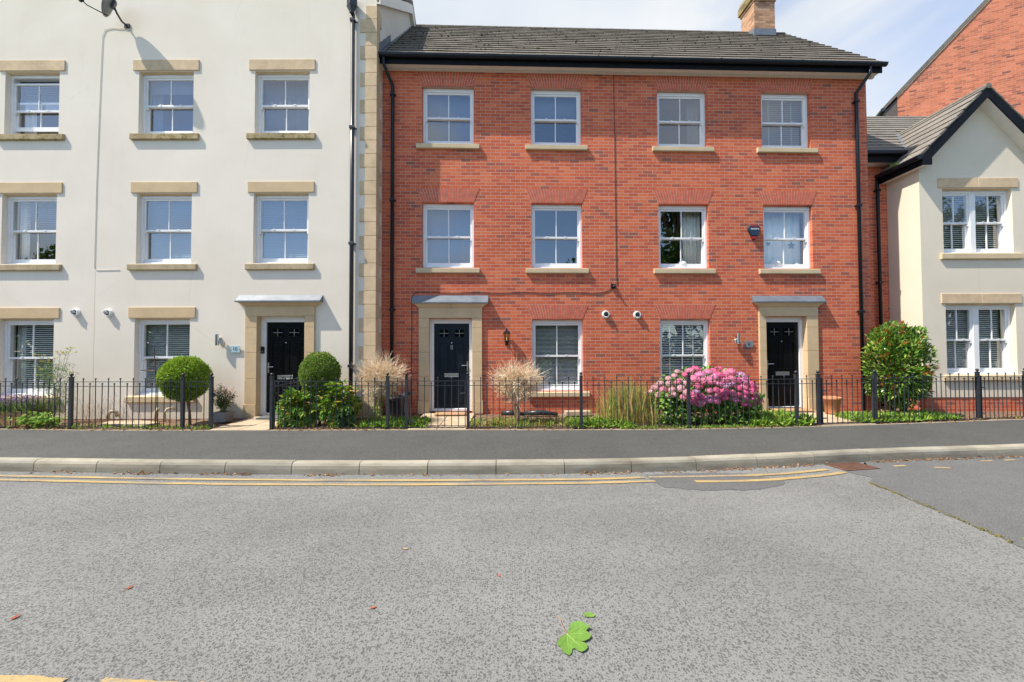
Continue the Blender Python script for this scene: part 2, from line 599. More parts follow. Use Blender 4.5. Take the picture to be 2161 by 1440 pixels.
def chip_road():
    t = NT('worn_chipped_asphalt')
    c = t.coord()
    nn = t.n.new('ShaderNodeTexNoise')
    nn.inputs['Scale'].default_value = 70
    nn.inputs['Detail'].default_value = 3
    t.put(nn.inputs['Vector'], c)
    wv = t.n.new('ShaderNodeVectorMath')
    wv.operation = 'MULTIPLY_ADD'
    t.put(wv.inputs[0], nn.outputs['Color'])
    wv.inputs[1].default_value = (0.009, 0.009, 0)
    t.put(wv.inputs[2], c)
    fine = t.noise(c, 160, 4, 0.7)
    k = t.ramp(fine, [(0.28, (0.130, 0.131, 0.126)), (0.5, (0.206, 0.207, 0.199)), (0.72, (0.31, 0.312, 0.30))])
    h = t.math('MULTIPLY', fine, 0.5)
    # more stone lost towards the left of the carriageway
    xx = t.sep(c)[0]
    dens = t.math('ADD', t.math('MULTIPLY', t.noise(c, 0.9, 4, 0.6), 0.95), t.ramp(t.math('MULTIPLY', t.math('ADD', xx, 5.0), 0.1), [(0.1, 0.16), (0.8, 0.0)]))
    for sc, amt, tone in ((62, 0.70, (0.080, 0.081, 0.083)), (108, 0.58, (0.088, 0.089, 0.09))):
        vc = t.sep(t.voro(wv.outputs[0], sc, 'Color'))[0]
        vd = t.voro(wv.outputs[0], sc, 'Distance')
        f = t.math('MULTIPLY', t.ramp(vd, [(0.34, 1), (0.46, 0)]), t.math('LESS_THAN', vc, dens))
        k = t.mix(t.math('MULTIPLY', f, amt), k, tone)
        h = t.math('SUBTRACT', h, t.math('MULTIPLY', f, 0.5))
    # pale stones polished by tyres, worn wheel tracks along the road, old drips
    x, y, z = t.sep(c)
    track = t.noise(t.comb(t.math('MULTIPLY', x, 0.12), t.math('MULTIPLY', y, 1.1)), 1.3, 4, 0.55)
    k = t.mix(1.0, k, t.ramp(track, [(0.3, (0.93, 0.93, 0.935)), (0.7, (1.06, 1.058, 1.05))]), 'MULTIPLY')
    k = t.mix(1.0, k, t.ramp(t.noise(c, 0.5, 5, 0.65, 0.4), [(0.3, 0.86), (0.7, 1.10)]), 'MULTIPLY')
    k = t.mix(t.ramp(t.noise(c, 1.1, 5, 0.7, 0.6), [(0.70, 0), (0.82, 0.28)]), k, (0.11, 0.109, 0.105))
    t.bump(h, 0.7, 0.009)
    return t.out(k, 0.8, 0, 0.3)


M_ROAD = chip_road()
M_PATCH = asphalt_mat('smooth_asphalt', (0.158, 0.161, 0.158), (0.075, 0.076, 0.076), 150, 0.12, 0.35, 0.4)
M_PAVE = asphalt_mat('pavement_asphalt', (0.106, 0.107, 0.099), (0.05, 0.05, 0.05), 125, 0.14, 0.5, 0.5)


def line_mat():
    t = NT('yellow_road_paint')
    c = t.coord()
    k = t.ramp(t.noise(c, 2.0, 4), [(0.3, (0.38, 0.262, 0.10)), (0.7, (0.44, 0.33, 0.155))])
    w = t.noise(c, 60, 4, 0.75)
    w2 = t.noise(c, 1.4, 3, 0.6)
    wear = t.math('ADD', w, t.math('MULTIPLY', t.math('SUBTRACT', w2, 0.5), 0.9))
    k = t.mix(t.ramp(wear, [(0.50, 0), (0.62, 0.85)]), k, (0.19, 0.18, 0.165))
    t.bump(w, 0.4, 0.004)
    return t.out(k, 0.7, 0, 0.3)


M_LINE = line_mat()


def kerb_mat():
    t = NT('concrete_kerb')
    c = t.coord()
    x, y, z = t.sep(c)
    k = t.ramp(t.noise(t.mapping(c, (0.5, 0.5, 2)), 3.0, 5, 0.65), [(0.28, (0.20, 0.18, 0.14)), (0.5, (0.31, 0.288, 0.23)), (0.75, (0.40, 0.38, 0.32))])
    st = t.math('ADD', t.ramp(z, [(0.055, 0.85), (0.085, 0)]), t.math('MULTIPLY', t.math('SUBTRACT', t.noise(t.mapping(c, (1, 1, 4)), 3.5, 4), 0.55), 1.6))
    k = t.mix(t.math('MULTIPLY', t.math('MAXIMUM', st, 0.0, True), 0.6), k, (0.15, 0.142, 0.118))
    k = t.mix(0.5, k, t.mix(1.0, k, t.ramp(t.noise(c, 90, 3, 0.7), [(0.3, 0.8), (0.7, 1.15)]), 'MULTIPLY'))
    k = t.mix(1.0, k, t.ramp(t.island(), [(0, (0.86, 0.87, 0.88)), (1, (1.14, 1.12, 1.08))]), 'MULTIPLY')
    t.bump(t.noise(c, 90, 3, 0.7), 0.3, 0.003)
    return t.out(k, 0.85, 0, 0.2)


M_KERB = kerb_mat()


def soil_mat():
    t = NT('bark_and_soil')
    c = t.coord()
    k = t.ramp(t.voro(c, 38, 'Color'), [(0.15, (0.09, 0.055, 0.035)), (0.5, (0.19, 0.115, 0.075)), (0.85, (0.33, 0.22, 0.15))])
    k = t.mix(t.ramp(t.noise(c, 1.6, 4), [(0.45, 0), (0.65, 0.6)]), k, (0.24, 0.175, 0.115))
    t.bump(t.voro(c, 38), 0.9, 0.02)
    return t.out(k, 0.95, 0, 0.1)


M_SOIL = soil_mat()
M_SLAB = stone_mat('buff_paving', (0.47, 0.37, 0.255), 0.0, 0.16)
M_EDGE = stone_mat('edging_concrete', (0.36, 0.31, 0.24), 0.25, 0.15)
M_GRASS = plain('verge_grass', (0.06, 0.11, 0.025), 0.9, 0, 0.4, 3)
M_MAT = plain('coir_mat', (0.42, 0.25, 0.13), 0.95, 0, 0.2, 20, 0.5, 200)
M_GREYMAT = plain('grey_mat', (0.11, 0.12, 0.125), 0.95, 0, 0.2, 20, 0.5, 200)
M_TERRA = plain('terracotta', (0.50, 0.205, 0.09), 0.8, 0, 0.12, 5)
M_WOOD = plain('stained_timber', (0.42, 0.24, 0.10), 0.8, 0, 0.3, 7, 0.3, 30)
M_BARK = plain('bark', (0.17, 0.115, 0.075), 0.9, 0, 0.35, 12, 0.5, 40)
M_RUST = plain('rusty_rod', (0.10, 0.062, 0.042), 0.8, 0, 0.3, 14)
M_PLANTER = plain('grey_planter', (0.30, 0.285, 0.275), 0.7, 0, 0.1, 9)
M_BUFFPIPE = plain('cream_pipe', (0.56, 0.46, 0.30), 0.5, 0, 0.2)
M_CABLE = plain('grey_cable', (0.55, 0.52, 0.46), 0.6)
M_DISH = plain('grey_dish', (0.16, 0.17, 0.17), 0.45)
M_DRAIN = plain('rusty_iron_grate', (0.135, 0.068, 0.048), 0.75, 0.2, 0.35, 18)
M_DARK = plain('dark_void', (0.01, 0.01, 0.01), 0.9)

# ------------------------------------------------------------------ ground, road, pavement
def smooth_line(pts, n=8):
    P = [Vector((*p, 0)) for p in pts]
    out = []
    for i in range(len(P) - 1):
        p0, p1, p2, p3 = P[max(i - 1, 0)], P[i], P[i + 1], P[min(i + 2, len(P) - 1)]
        for k in range(n):
            t = k / n
            q = 0.5 * ((2 * p1) + (p2 - p0) * t + (2 * p0 - 5 * p1 + 4 * p2 - p3) * t * t + (3 * p1 - p0 - 3 * p2 + p3) * t ** 3)
            out.append((q.x, q.y))
    out.append(pts[-1])
    return out


KERB = smooth_line([(-40, 9.0), (-20, 6.6), (-12, 5.93), (-9, 5.74), (-6.42, 5.595), (-3.06, 5.44), (0.12, 5.415), (1.5, 5.47), (2.73, 5.58), (4.57, 5.845), (5.75, 6.01), (7.82, 6.22), (12, 6.75), (20, 8.0), (40, 13)])
FENCE = smooth_line([(-40, 11.2), (-20, 8.7), (-12, 7.95), (-8.32, 7.62), (-6.15, 7.54), (-5.61, 7.53), (-4.47, 7.51), (-2.3, 7.51), (-0.82, 7.487), (1.27, 7.45), (3.26, 7.47), (5.38, 7.646), (7.06, 7.86), (9.49, 8.23), (12, 8.65), (20, 10.2), (40, 15.5)])


def yat(line, x):
    for (x0, y0), (x1, y1) in zip(line, line[1:]):
        if x0 <= x <= x1:
            return y0 + (y1 - y0) * (x - x0) / (x1 - x0)
    return line[-1][1]


def offset_line(line, d):
    out = []
    for i, p in enumerate(line):
        a, b = line[max(i - 1, 0)], line[min(i + 1, len(line) - 1)]
        t = Vector((b[0] - a[0], b[1] - a[1])).normalized()
        out.append((p[0] - t.y * d, p[1] + t.x * d))
    return out


def strip(la, lb, za, zb):
    m = MB()
    n = len(la)
    vs = [(x, y, za) for x, y in la] + [(x, y, zb) for x, y in lb]
    return m.add(vs, [(i, i + 1, i + 1 + n, i + n) for i in range(n - 1)])


MB().add([(-400, -400, -0.05), (400, -400, -0.05), (400, 400, -0.05), (-400, 400, -0.05)], [(0, 1, 2, 3)]).build('ground', M_GRASS)
kind(bpy.data.objects['ground'], 'structure')
far_edge = [(x, -3.6) for x, y in KERB]
kind(strip(far_edge, offset_line(KERB, 0.02), 0.0, 0.0).build('road', M_ROAD), 'structure')
kind(MB().box(-40, 40, -3.75, -3.6, -0.04, 0.13).build('kerb_opposite', M_KERB), 'structure')
kind(MB().box(-40, 40, -5.6, -3.75, -0.04, 0.12).build('pavement_opposite', M_PAVE), 'structure')
kb = offset_line(KERB, 0.135)
edge_front = offset_line(FENCE, -0.10)
kind(strip(kb, edge_front, 0.152, 0.196).build('pavement', M_PAVE), 'structure')

# kerb stones: one run of blocks with open joints
def poly_len(line):
    s = [0]
    for a, b in zip(line, line[1:]):
        s.append(s[-1] + math.hypot(b[0] - a[0], b[1] - a[1]))
    return s


KS = poly_len(KERB)


def at_s(line, S_, s):
    for i in range(len(line) - 1):
        if S_[i] <= s <= S_[i + 1]:
            t = (s - S_[i]) / (S_[i + 1] - S_[i])
            return Vector((line[i][0] + (line[i + 1][0] - line[i][0]) * t, line[i][1] + (line[i + 1][1] - line[i][1]) * t))
    return Vector(line[-1])


def s_of_x(line, S_, x):
    for i in range(len(line) - 1):
        if line[i][0] <= x <= line[i + 1][0]:
            return S_[i] + (S_[i + 1] - S_[i]) * (x - line[i][0]) / (line[i + 1][0] - line[i][0])


m = MB()
s0 = s_of_x(KERB, KS, -1.135)
s = s0 - 0.915 * 16
while s < KS[-1] - 1 and at_s(KERB, KS, s).x < 22:
    a, b = at_s(KERB, KS, s + 0.005), at_s(KERB, KS, s + 0.910)
    t = (b - a).normalized()
    nrm = Vector((-t.y, t.x))
    prof = [(0.0, -0.04), (-0.004, 0.0), (0.0, 0.045), (0.006, 0.115), (0.022, 0.145), (0.04, 0.157), (0.135, 0.158), (0.135, -0.04)]
    j = random.uniform(-0.003, 0.003)
    vs = [(q.x + nrm.x * d, q.y + nrm.y * d, z + j) for q in (a, b) for d, z in prof]
    k = len(prof)
    m.add(vs, [tuple(range(k)), tuple(range(2 * k - 1, k - 1, -1))] + [(i, i + k, (i + 1) % k + k, (i + 1) % k) for i in range(k)])
    s += 0.915
kind(m.build('kerb', M_KERB), 'structure')
# concrete edging at the back of the pavement
kind(strip(edge_front, offset_line(FENCE, -0.05), 0.206, 0.206).build('edging', M_EDGE), 'structure')
m = bpy.data.objects['edging'].modifiers.new('thick', 'SOLIDIFY')
m.thickness = 0.05
m.offset = -1

# smoother asphalt: side street on the right and a repair by the yellow lines
def ragged(pts, amp=0.015, step=0.08, closed=True):
    out = []
    for a, b in zip(pts, pts[1:] + (pts[:1] if closed else [])):
        L = math.hypot(b[0] - a[0], b[1] - a[1])
        n = max(1, int(L / step))
        for i in range(n):
            t = i / n
            out.append((a[0] + (b[0] - a[0]) * t + random.uniform(-amp, amp), a[1] + (b[1] - a[1]) * t + random.uniform(-amp, amp)))
    return out


def flat_poly(name, pts, z, mt):
    me = bpy.data.meshes.new(name)
    bm = bmesh.new()
    f = bm.faces.new([bm.verts.new((x, y, z)) for x, y in pts])
    bmesh.ops.triangulate(bm, faces=[f])
    bmesh.ops.recalc_face_normals(bm, faces=bm.faces)
    bm.normal_update()
    if bm.faces[:][0].normal.z < 0:
        bmesh.ops.reverse_faces(bm, faces=bm.faces)
    bm.to_mesh(me)
    bm.free()
    return kind(link(name, me, mt), 'structure')


side = ragged([(4.98, 5.66), (4.50, 5.45), (4.62, 5.2), (4.40, 5.02), (4.385, 4.6), (4.32, 4.13), (4.273, 3.68), (4.22, 3.37), (4.15, 2.2), (4.0, -3.4)], 0.014, closed=False)
side += [(30, -3.4), (30, 10.2)] + [(x, y - 0.004) for x, y in reversed([q for q in KERB if 5.1 < q[0] < 29])]
flat_poly('side_road', side, 0.004, M_PATCH)
flat_poly('road_repair', ragged([(1.74, 5.36), (1.76, 5.07), (1.82, 4.87), (2.21, 4.765), (2.88, 4.77), (3.30, 4.95), (3.42, 5.13), (3.10, 5.4), (2.6, 5.44)], 0.02), 0.004, M_PATCH)


def road_line(name, pts, w, z=0.008):
    L = smooth_line(pts, 14)
    a = [(x + random.uniform(-.004, .004), y + random.uniform(-.005, .005)) for x, y in offset_line(L, -w / 2)]
    b = [(x + random.uniform(-.004, .004), y + random.uniform(-.005, .005)) for x, y in offset_line(L, w / 2)]
    return kind(strip(a, b, z, z).build(name, M_LINE), 'structure')


road_line('yellow_line', [(-14, 5.93), (-9, 5.53), (-6.87, 5.415), (-4.16, 5.245), (-1.7, 5.165), (0.715, 5.175), (1.70, 5.243)], 0.068)
road_line('yellow_line', [(1.76, 5.255), (2.6, 5.285), (3.48, 5.36), (4.31, 5.56)], 0.068)
road_line('yellow_line', [(-14, 5.73), (-9, 5.34), (-6.6, 5.24), (-4.03, 5.063), (-1.64, 5.0), (0.695, 5.025), (1.79, 5.10)], 0.068)
road_line('yellow_line', [(2.28, 5.075), (2.8, 5.085), (3.353, 5.15), (4.0, 5.29), (4.44, 5.43)], 0.075)
road_line('yellow_line', [(-7, 2.45), (-4, 2.2), (-3.2, 2.10), (-2.25, 2.035)], 0.075)
road_line('yellow_line', [(-2.06, 2.035), (-1.66, 2.008), (-1.0, 1.985), (0.5, 1.9)], 0.075)
for i, (x, y, a) in enumerate([(5.45, 5.72, 0.2), (5.95, 5.62, -.1), (6.95, 5.95, .1), (7.35, 6.0, .2), (7.7, 5.92, .2)]):
    c_, s_ = math.cos(a), math.sin(a)
    kind(MB().add([(x - .10 * c_, y - .1 * s_ - .022, .008), (x + .1 * c_, y + .1 * s_ - .03, .008), (x + .11 * c_, y + .1 * s_ + .02, .008), (x - .09 * c_, y - .1 * s_ + .026, .008)], [(0, 1, 2, 3)]).build('worn_yellow_mark', M_LINE), 'structure')

# garden beds and paths between the fence and the houses
m = MB()
gx = np.arange(-16, 18.01, 0.12)
rows = 14
vs, fs = [], []
for i, x in enumerate(gx):
    y0 = yat(FENCE, x) - 0.05
    for j in range(rows):
        y = y0 + (11.4 - y0) * (j / (rows - 1)) ** 1.7
        h = 0.205 + 0.012 * min(y - y0, 3) + 0.018 * math.sin(x * 5.1 + y * 7) * math.sin(x * 2.3 - y * 4.1) + random.uniform(-.012, .012)
        vs.append((x, y, h if j else 0.2))
for i in range(len(gx) - 1):
    for j in range(rows - 1):
        a = i * rows + j
        fs.append((a, a + rows, a + rows + 1, a + 1))
kind(m.add(vs, fs).build('garden_soil', M_SOIL, smooth=True), 'structure')


def path(name, quad, nx, ny, z0, z1):
    m = MB()
    q = [Vector(p) for p in quad]
    g = 0.006
    for i in range(nx):
        for j in range(ny):
            def pt(a, b):
                p = q[0].lerp(q[1], a).lerp(q[3].lerp(q[2], a), b)
                return (p.x, p.y, z0 + (z1 - z0) * b)
            a0, a1, b0, b1 = i / nx + g, (i + 1) / nx - g, j / ny + g, (j + 1) / ny - g
            vs = [pt(a0, b0), pt(a1, b0), pt(a1, b1), pt(a0, b1)]
            m.add([(x, y, z - 0.06) for x, y, z in vs] + vs, [(0, 3, 2, 1), (4, 5, 6, 7), (0, 1, 5, 4), (1, 2, 6, 5), (2, 3, 7, 6), (3, 0, 4, 7)])
    return kind(m.build(name, M_SLAB, bevel=0.004), 'structure')


path('garden_path', [(-5.58, 7.44), (-4.50, 7.42), (-4.20, 8.53), (-5.42, 8.53)], 2, 3, 0.215, 0.285)
path('garden_path', [(-1.93, 7.42), (-0.85, 7.40), (-0.82, 8.90), (-1.95, 8.95)], 2, 3, 0.215, 0.275)
path('garden_path', [(5.87, 7.66), (7.03, 7.80), (6.88, 9.24), (5.72, 9.22)], 2, 3, 0.215, 0.275)

# ------------------------------------------------------------------ building parts
def wall_mb(m, u0, u1, z0, z1, holes, depth=0.30, y0=0.0):
    us = sorted({u0, u1} | {h[0] for h in holes} | {h[1] for h in holes})
    zs = sorted({z0, z1} | {h[2] for h in holes} | {h[3] for h in holes})
    for a, b in zip(us, us[1:]):
        for c, d in zip(zs, zs[1:]):
            cu, cz = (a + b) / 2, (c + d) / 2
            if any(h[0] < cu < h[1] and h[2] < cz < h[3] for h in holes):
                continue
            m.add([(a, y0, c), (b, y0, c), (b, y0, d), (a, y0, d)], [(0, 1, 2, 3)])
            m.add([(a, y0 + depth, c), (b, y0 + depth, c), (b, y0 + depth, d), (a, y0 + depth, d)], [(3, 2, 1, 0)])
    y1 = y0 + depth
    for a, b, c, d in holes:
        m.add([(a, y0, c), (a, y1, c), (a, y1, d), (a, y0, d)], [(0, 1, 2, 3)])
        m.add([(b, y0, c), (b, y0, d), (b, y1, d), (b, y1, c)], [(0, 1, 2, 3)])
        m.add([(a, y0, d), (a, y1, d), (b, y1, d), (b, y0, d)], [(0, 1, 2, 3)])
        m.add([(a, y0, c), (b, y0, c), (b, y1, c), (a, y1, c)], [(0, 1, 2, 3)])
    return m


def raw_build(m, name, mt, parent):
    me = bpy.data.meshes.new(name)
    me.from_pydata(m.v, [], m.f)
    return link(name, me, mt, parent)


def frame_mb(m, x0, x1, z0, z1, y0, y1, l, r, b, t):
    m.box(x0, x0 + l, y0, y1, z0, z1)
    m.box(x1 - r, x1, y0, y1, z0, z1)
    m.box(x0 + l, x1 - r, y0, y1, z0, z0 + b)
    m.box(x0 + l, x1 - r, y0, y1, z1 - t, z1)
    return m


def slat_blind(parent, x0, x1, z0, z1, y, pitch, w, tilt, mt, tapes=0):
    m = MB()
    m.box(x0, x1, y - 0.025, y + 0.025, z1 - 0.035, z1)
    n = int((z1 - 0.05 - z0) / pitch)
    c, s = math.cos(tilt), math.sin(tilt)
    for i in range(n + 1):
        z = z1 - 0.05 - i * pitch
        t = tilt + random.uniform(-.05, .05)
        m.obox(((x0 + x1) / 2, y, z), ((x1 - x0) / 2, 0, random.uniform(-.001, .001)), (0, math.cos(t) * w / 2, math.sin(t) * w / 2), (0, -math.sin(t) * .0012, math.cos(t) * .0012))
    for k in range(tapes):
        x = x0 + (x1 - x0) * (k + 0.5) / tapes
        m.box(x - .018, x + .018, y - w / 2 - .006, y - w / 2 - .004, z0, z1)
    return m.build('blind', mt, parent)


def curtain(parent, x0, x1, z0, z1, y, mt, amp=0.03, waves=7, seed=0):
    m = MB()
    n = 60
    r_ = random.Random(seed)
    ph = [r_.uniform(0, 6.28) for _ in range(3)]
    vs = []
    for j in (0, 1):
        for i in range(n + 1):
            t = i / n
            yy = y + amp * (math.sin(t * waves * 6.28 + ph[0]) + .5 * math.sin(t * waves * 2.3 * 6.28 + ph[1])) * (0.7 if j else 1)
            vs.append((x0 + (x1 - x0) * t, yy, (z0, z1)[j]))
    m.add(vs, [(i, i + 1, n + 2 + i, n + 1 + i) for i in range(n)])
    o = m.build('curtain', mt, parent, smooth=True)
    k = o.modifiers.new('thick', 'SOLIDIFY')
    k.thickness = 0.003
    return o


def sash_window(house, x0, x1, z0, z1, rec=0.09, drop=0.0, lift=0.0, holder=None, fl=0.05, fr=0.05):
    """white two-over-two vertical sliding sash set into an opening"""
    y = rec
    if holder is None:
        w = frame_mb(MB(), x0, x1, z0, z1, y, y + .125, fl, fr, .045, .08)
        xm = (x0 + x1) / 2
        w.box(xm - .17, xm + .17, y - .014, y, z1 - .046, z1 - .026)
        w.box(x0 + fl, x1 - fr, y - .012, y, z0, z0 + .022)
        w = w.build('window', M_WHITE, house, bevel=.004)
    else:
        w = holder
        fl = fr = 0
    a, b, c, d = x0 + fl, x1 - fr, z0 + .045, z1 - .08
    mid = (c + d) / 2
    xm = (a + b) / 2
    u = frame_mb(MB(), a, b, mid - .022 - drop, d - drop, y + .022, y + .06, .04, .04, .044, .042)
    u.box(xm - .011, xm + .011, y + .028, y + .054, mid + .022 - drop, d - .042 - drop)
    for sx in (a, b - .04):
        u.box(sx, sx + .04, y + .022, y + .06, mid - .075 - drop, mid - .022 - drop)
    for sx in (a + (b - a) * .3, a + (b - a) * .7):
        u.box(sx - .022, sx + .022, y + .012, y + .022, mid + .006 - drop, mid + .03 - drop)
    u.build('upper_sash', M_WHITE, w, bevel=.004)
    l = frame_mb(MB(), a, b, c + lift, mid + .022 + lift, y + .066, y + .104, .046, .046, .09, .044)
    l.box(xm - .011, xm + .011, y + .072, y + .098, c + .09 + lift, mid - .022 + lift)
    l.build('lower_sash', M_WHITE, w, bevel=.004)
    for zz0, zz1, yy, nm in ((mid - drop, d - .03 - drop, y + .041, 'upper_pane'), (c + .07 + lift, mid + lift, y + .085, 'lower_pane')):
        g = MB()
        g.add([(a + .02, yy, zz0), (b - .02, yy, zz0), (b - .02, yy, zz1), (a + .02, yy, zz1)], [(0, 1, 2, 3)])
        raw_build(g, nm, M_GLASS, w)
    return w


def sill(house, x0, x1, z0, z1, proj, mt, rec=0.09):
    prof = [(-proj, z0 + .01), (-proj + .012, z0), (rec, z0), (rec, z1 + .012), (0.0, z1), (-proj, z1 - .014)]
    # seats at the two ends, a weathered slope between
    m = MB().prismx(prof, x0, x1)
    return m.build('sill', mt, house, bevel=.006)


def stone_lintel(house, x0, x1, z0, z1, ox0, ox1, mt, joint=False):
    m = MB()
    pieces = [(x0, x1)] if not joint else [(x0, (x0 + x1) / 2 - .004), ((x0 + x1) / 2 + .002, x1)]
    for a, b in pieces:
        m.prismx([(-.022, z0 + .0), (-.022, z1), (.02, z1), (.02, z0)], a, b)
    # chamfered underside over the opening
    o = m.build('lintel', mt, house, bevel=.008)
    c = MB().prismx([(.021, z0), (.021, z0 + .05), (.09, z0 + .05), (.09, z0 - .03), (.06, z0 - .03)], ox0, ox1)
    c.build('lintel_soffit', mt, o)
    return o


def brick_arch(house, x0, x1, z0, z1, splay=0.13):
    """flat arch of wedge bricks, slightly proud of the wall"""
    m = MB()
    n = 21
    cx = (x0 + x1) / 2
    g = .09
    for i in range(n):
        t0, t1 = (i + g) / n, (i + 1 - g) / n
        def X(t, z):
            f = (z - z0) / (z1 - z0)
            a = x0 - splay * f
            b = x1 + splay * f
            return a + (b - a) * t
        cut = z0 + (z1 - z0) * (0.36 if i % 2 else 0.66)
        for za, zb in ((z0, cut - .005), (cut + .005, z1)):
            dy = random.uniform(-.001, .001)
            m.prism([(X(t0, za), za), (X(t1, za), za), (X(t1, zb), zb), (X(t0, zb), zb)], -.006 + dy, .01)
    o = m.build('arch', M_ARCH, house)
    MB().prism([(x0, z0 - .001), (x1, z0 - .001), (x1 + splay, z1 + .001), (x0 - splay, z1 + .001)], -.003, .009).build('arch_joints', M_MORTAR, o)
    return o


def front_door(house, x0, x1, z0, z1, l0, l1, lz0, lz1, rec, mt, handle_right, number=None):
    fr = frame_mb(MB(), x0, x1, z0, z1, rec, rec + .09, l0 - x0 - .006, x1 - l1 - .006, lz0 - z0 - .004, z1 - lz1 - .006).build('door_frame', M_WHITE, house, bevel=.005)
    W, H = l1 - l0, lz1 - lz0
    yf = rec + .028
    d = MB().box(l0, l1, yf, yf + .045, lz0, lz1)
    X = lambda t: l0 + W * t
    Z = lambda t: lz1 - H * t
    for a, b in ((.13, .43), (.57, .87)):
        for t, q, field in ((.062, .165, False), (.225, .56, True), (.665, .935, True)):
            xa, xb, za, zb = X(a), X(b), Z(q), Z(t)
            frame_mb(d, xa, xb, za, zb, yf - .016, yf, .018, .018, .018, .018)
            if field:
                d.box(xa + .04, xb - .04, yf - .009, yf, za + .04, zb - .04)
    d = d.build('door', mt, house, bevel=.004)
    for a, b in ((.13, .43), (.57, .87)):
        xa, xb, za, zb = X(a) + .02, X(b) - .02, Z(.165) + .02, Z(.062) - .02
        g = MB().add([(xa, yf - .003, za), (xb, yf - .003, za), (xb, yf - .003, zb), (xa, yf - .003, zb)], [(0, 1, 2, 3)])
        raw_build(g, 'door_glass', M_GLASSDARK, d)
        xm, zm = (xa + xb) / 2, (za + zb) / 2
        lb = MB().box(xm - .004, xm + .004, yf - .008, yf - .004, za, zb).box(xa, xm - .005, yf - .008, yf - .004, zm - .005, zm + .005).box(xm + .005, xb, yf - .008, yf - .004, zm - .005, zm + .005)
        lb.build('glazing_bars', M_BAR, d)
    hx = l1 - .035 if handle_right else l0 + .035
    sg = -1 if handle_right else 1
    zc = lz0 + H * .505
    h = MB().box(hx - .017, hx + .017, yf - .012, yf, zc - .13, zc + .09)
    h.tube([(hx, yf - .01, zc), (hx, yf - .05, zc), (hx + sg * .03, yf - .055, zc), (hx + sg * .13, yf - .05, zc)], .009, 8)
    h.build('handle', M_CHROME, d, bevel=.003)
    lbx = MB()
    a, b, za, zb = X(.29), X(.70), Z(.632), Z(.588)
    frame_mb(lbx, a, b, za, zb, yf - .016, yf, .014, .014, .012, .012)
    lbx.box(a + .014, b - .014, yf - .008, yf, za + .012, zb - .012)
    lbx.build('letterbox', M_CHROME, d, bevel=.003)
    MB().lathe([(.014, 0), (.014, .008), (.007, .012)], (X(.5), yf, Z(.228)), 12, 'y').build('spyhole', M_CHROME, d)
    if number:
        me = text_mesh(number, .145, .004, 'number')
        link('number', me, M_CHROME, d, loc=(X(.5), yf - .006, Z(.283)))
    # threshold board
    MB().box(l0, l1, rec - .03, rec, z0 + .005, lz0 - .012).build('threshold', M_CHROME if mt is M_DOORBLACK else M_WHITE, fr, bevel=.004)
    return d


def door_surround(house, x0, x1, ox0, ox1, z0, zl, zt, proj=0.045, cor=0.13, lead_top=0.19, cor_h=0.11, can=0.16):
    m = MB()
    g = .0022
    hs = [z0 + .29]
    for k in (.54, .54, .54):
        hs.append(hs[-1] + k)
    for a, b in ((x0, ox0 + .004), (ox1 - .004, x1)):
        ex = .018
        m.box(a - (ex if a == x0 else 0), b + (ex if b == x1 else 0), -proj - .012, .135, z0, hs[0] - g)
        zz = hs[0]
        for h in hs[1:] + [zl]:
            h = min(h, zl)
            if h - zz > .05:
                m.box(a, b, -proj, .135, zz + g, h - g)
            zz = h
    m.box(x0, x1, -proj, .135, zl + g, zt - .002)
    s_ = m.build('door_surround', M_STONE, house, bevel=.005)
    k = MB()
    xm = (x0 + x1) / 2
    for a, b, fa, fb in ((x0, xm - .002, cor, 0), (xm + .002, x1, 0, cor)):
        zt2 = zt + cor_h
        vs = [(a, -proj, zt), (b, -proj, zt), (b, .02, zt), (a, .02, zt), (a - fa, -can, zt2), (b + fb, -can, zt2), (b + fb, .02, zt2), (a - fa, .02, zt2)]
        k.add(vs, [(0, 3, 2, 1), (4, 5, 6, 7), (0, 1, 5, 4), (1, 2, 6, 5), (2, 3, 7, 6), (3, 0, 4, 7)])
    k = k.build('cornice', M_STONE, s_, bevel=.003)
    z = zt + cor_h
    MB().prismx([(-can - .02, z - .012), (-can - .02, z + .022), (-can - .0, z + .03), (-.012, z + lead_top), (0.0, z + lead_top + .012), (0.0, z + .002), (-can - .006, z + .002), (-can - .006, z - .012)], x0 - cor - .012, x1 + cor + .012).build('canopy_lead', M_LEAD, s_, bevel=.004)
    return s_


def downpipe(house, pts, collars, mt, r=.036, square=False):
    m = MB()
    m.tube(pts, r * (1.25 if square else 1), 4 if square else 10)
    o = m.build('downpipe', mt, house, smooth=not square, bevel=.006 if square else 0)
    x, y = pts[-1][0], pts[-1][1]
    for z in collars:
        c = MB()
        c.box(x - r - .010, x + r + .010, y - r - .01, y + r + .01, z - .03, z + .03)
        c.box(x - r - .035, x + r + .035, y + r + .0, y + r + .012, z - .016, z + .016)
        c.build('bracket', mt, o, bevel=.006)
    return o


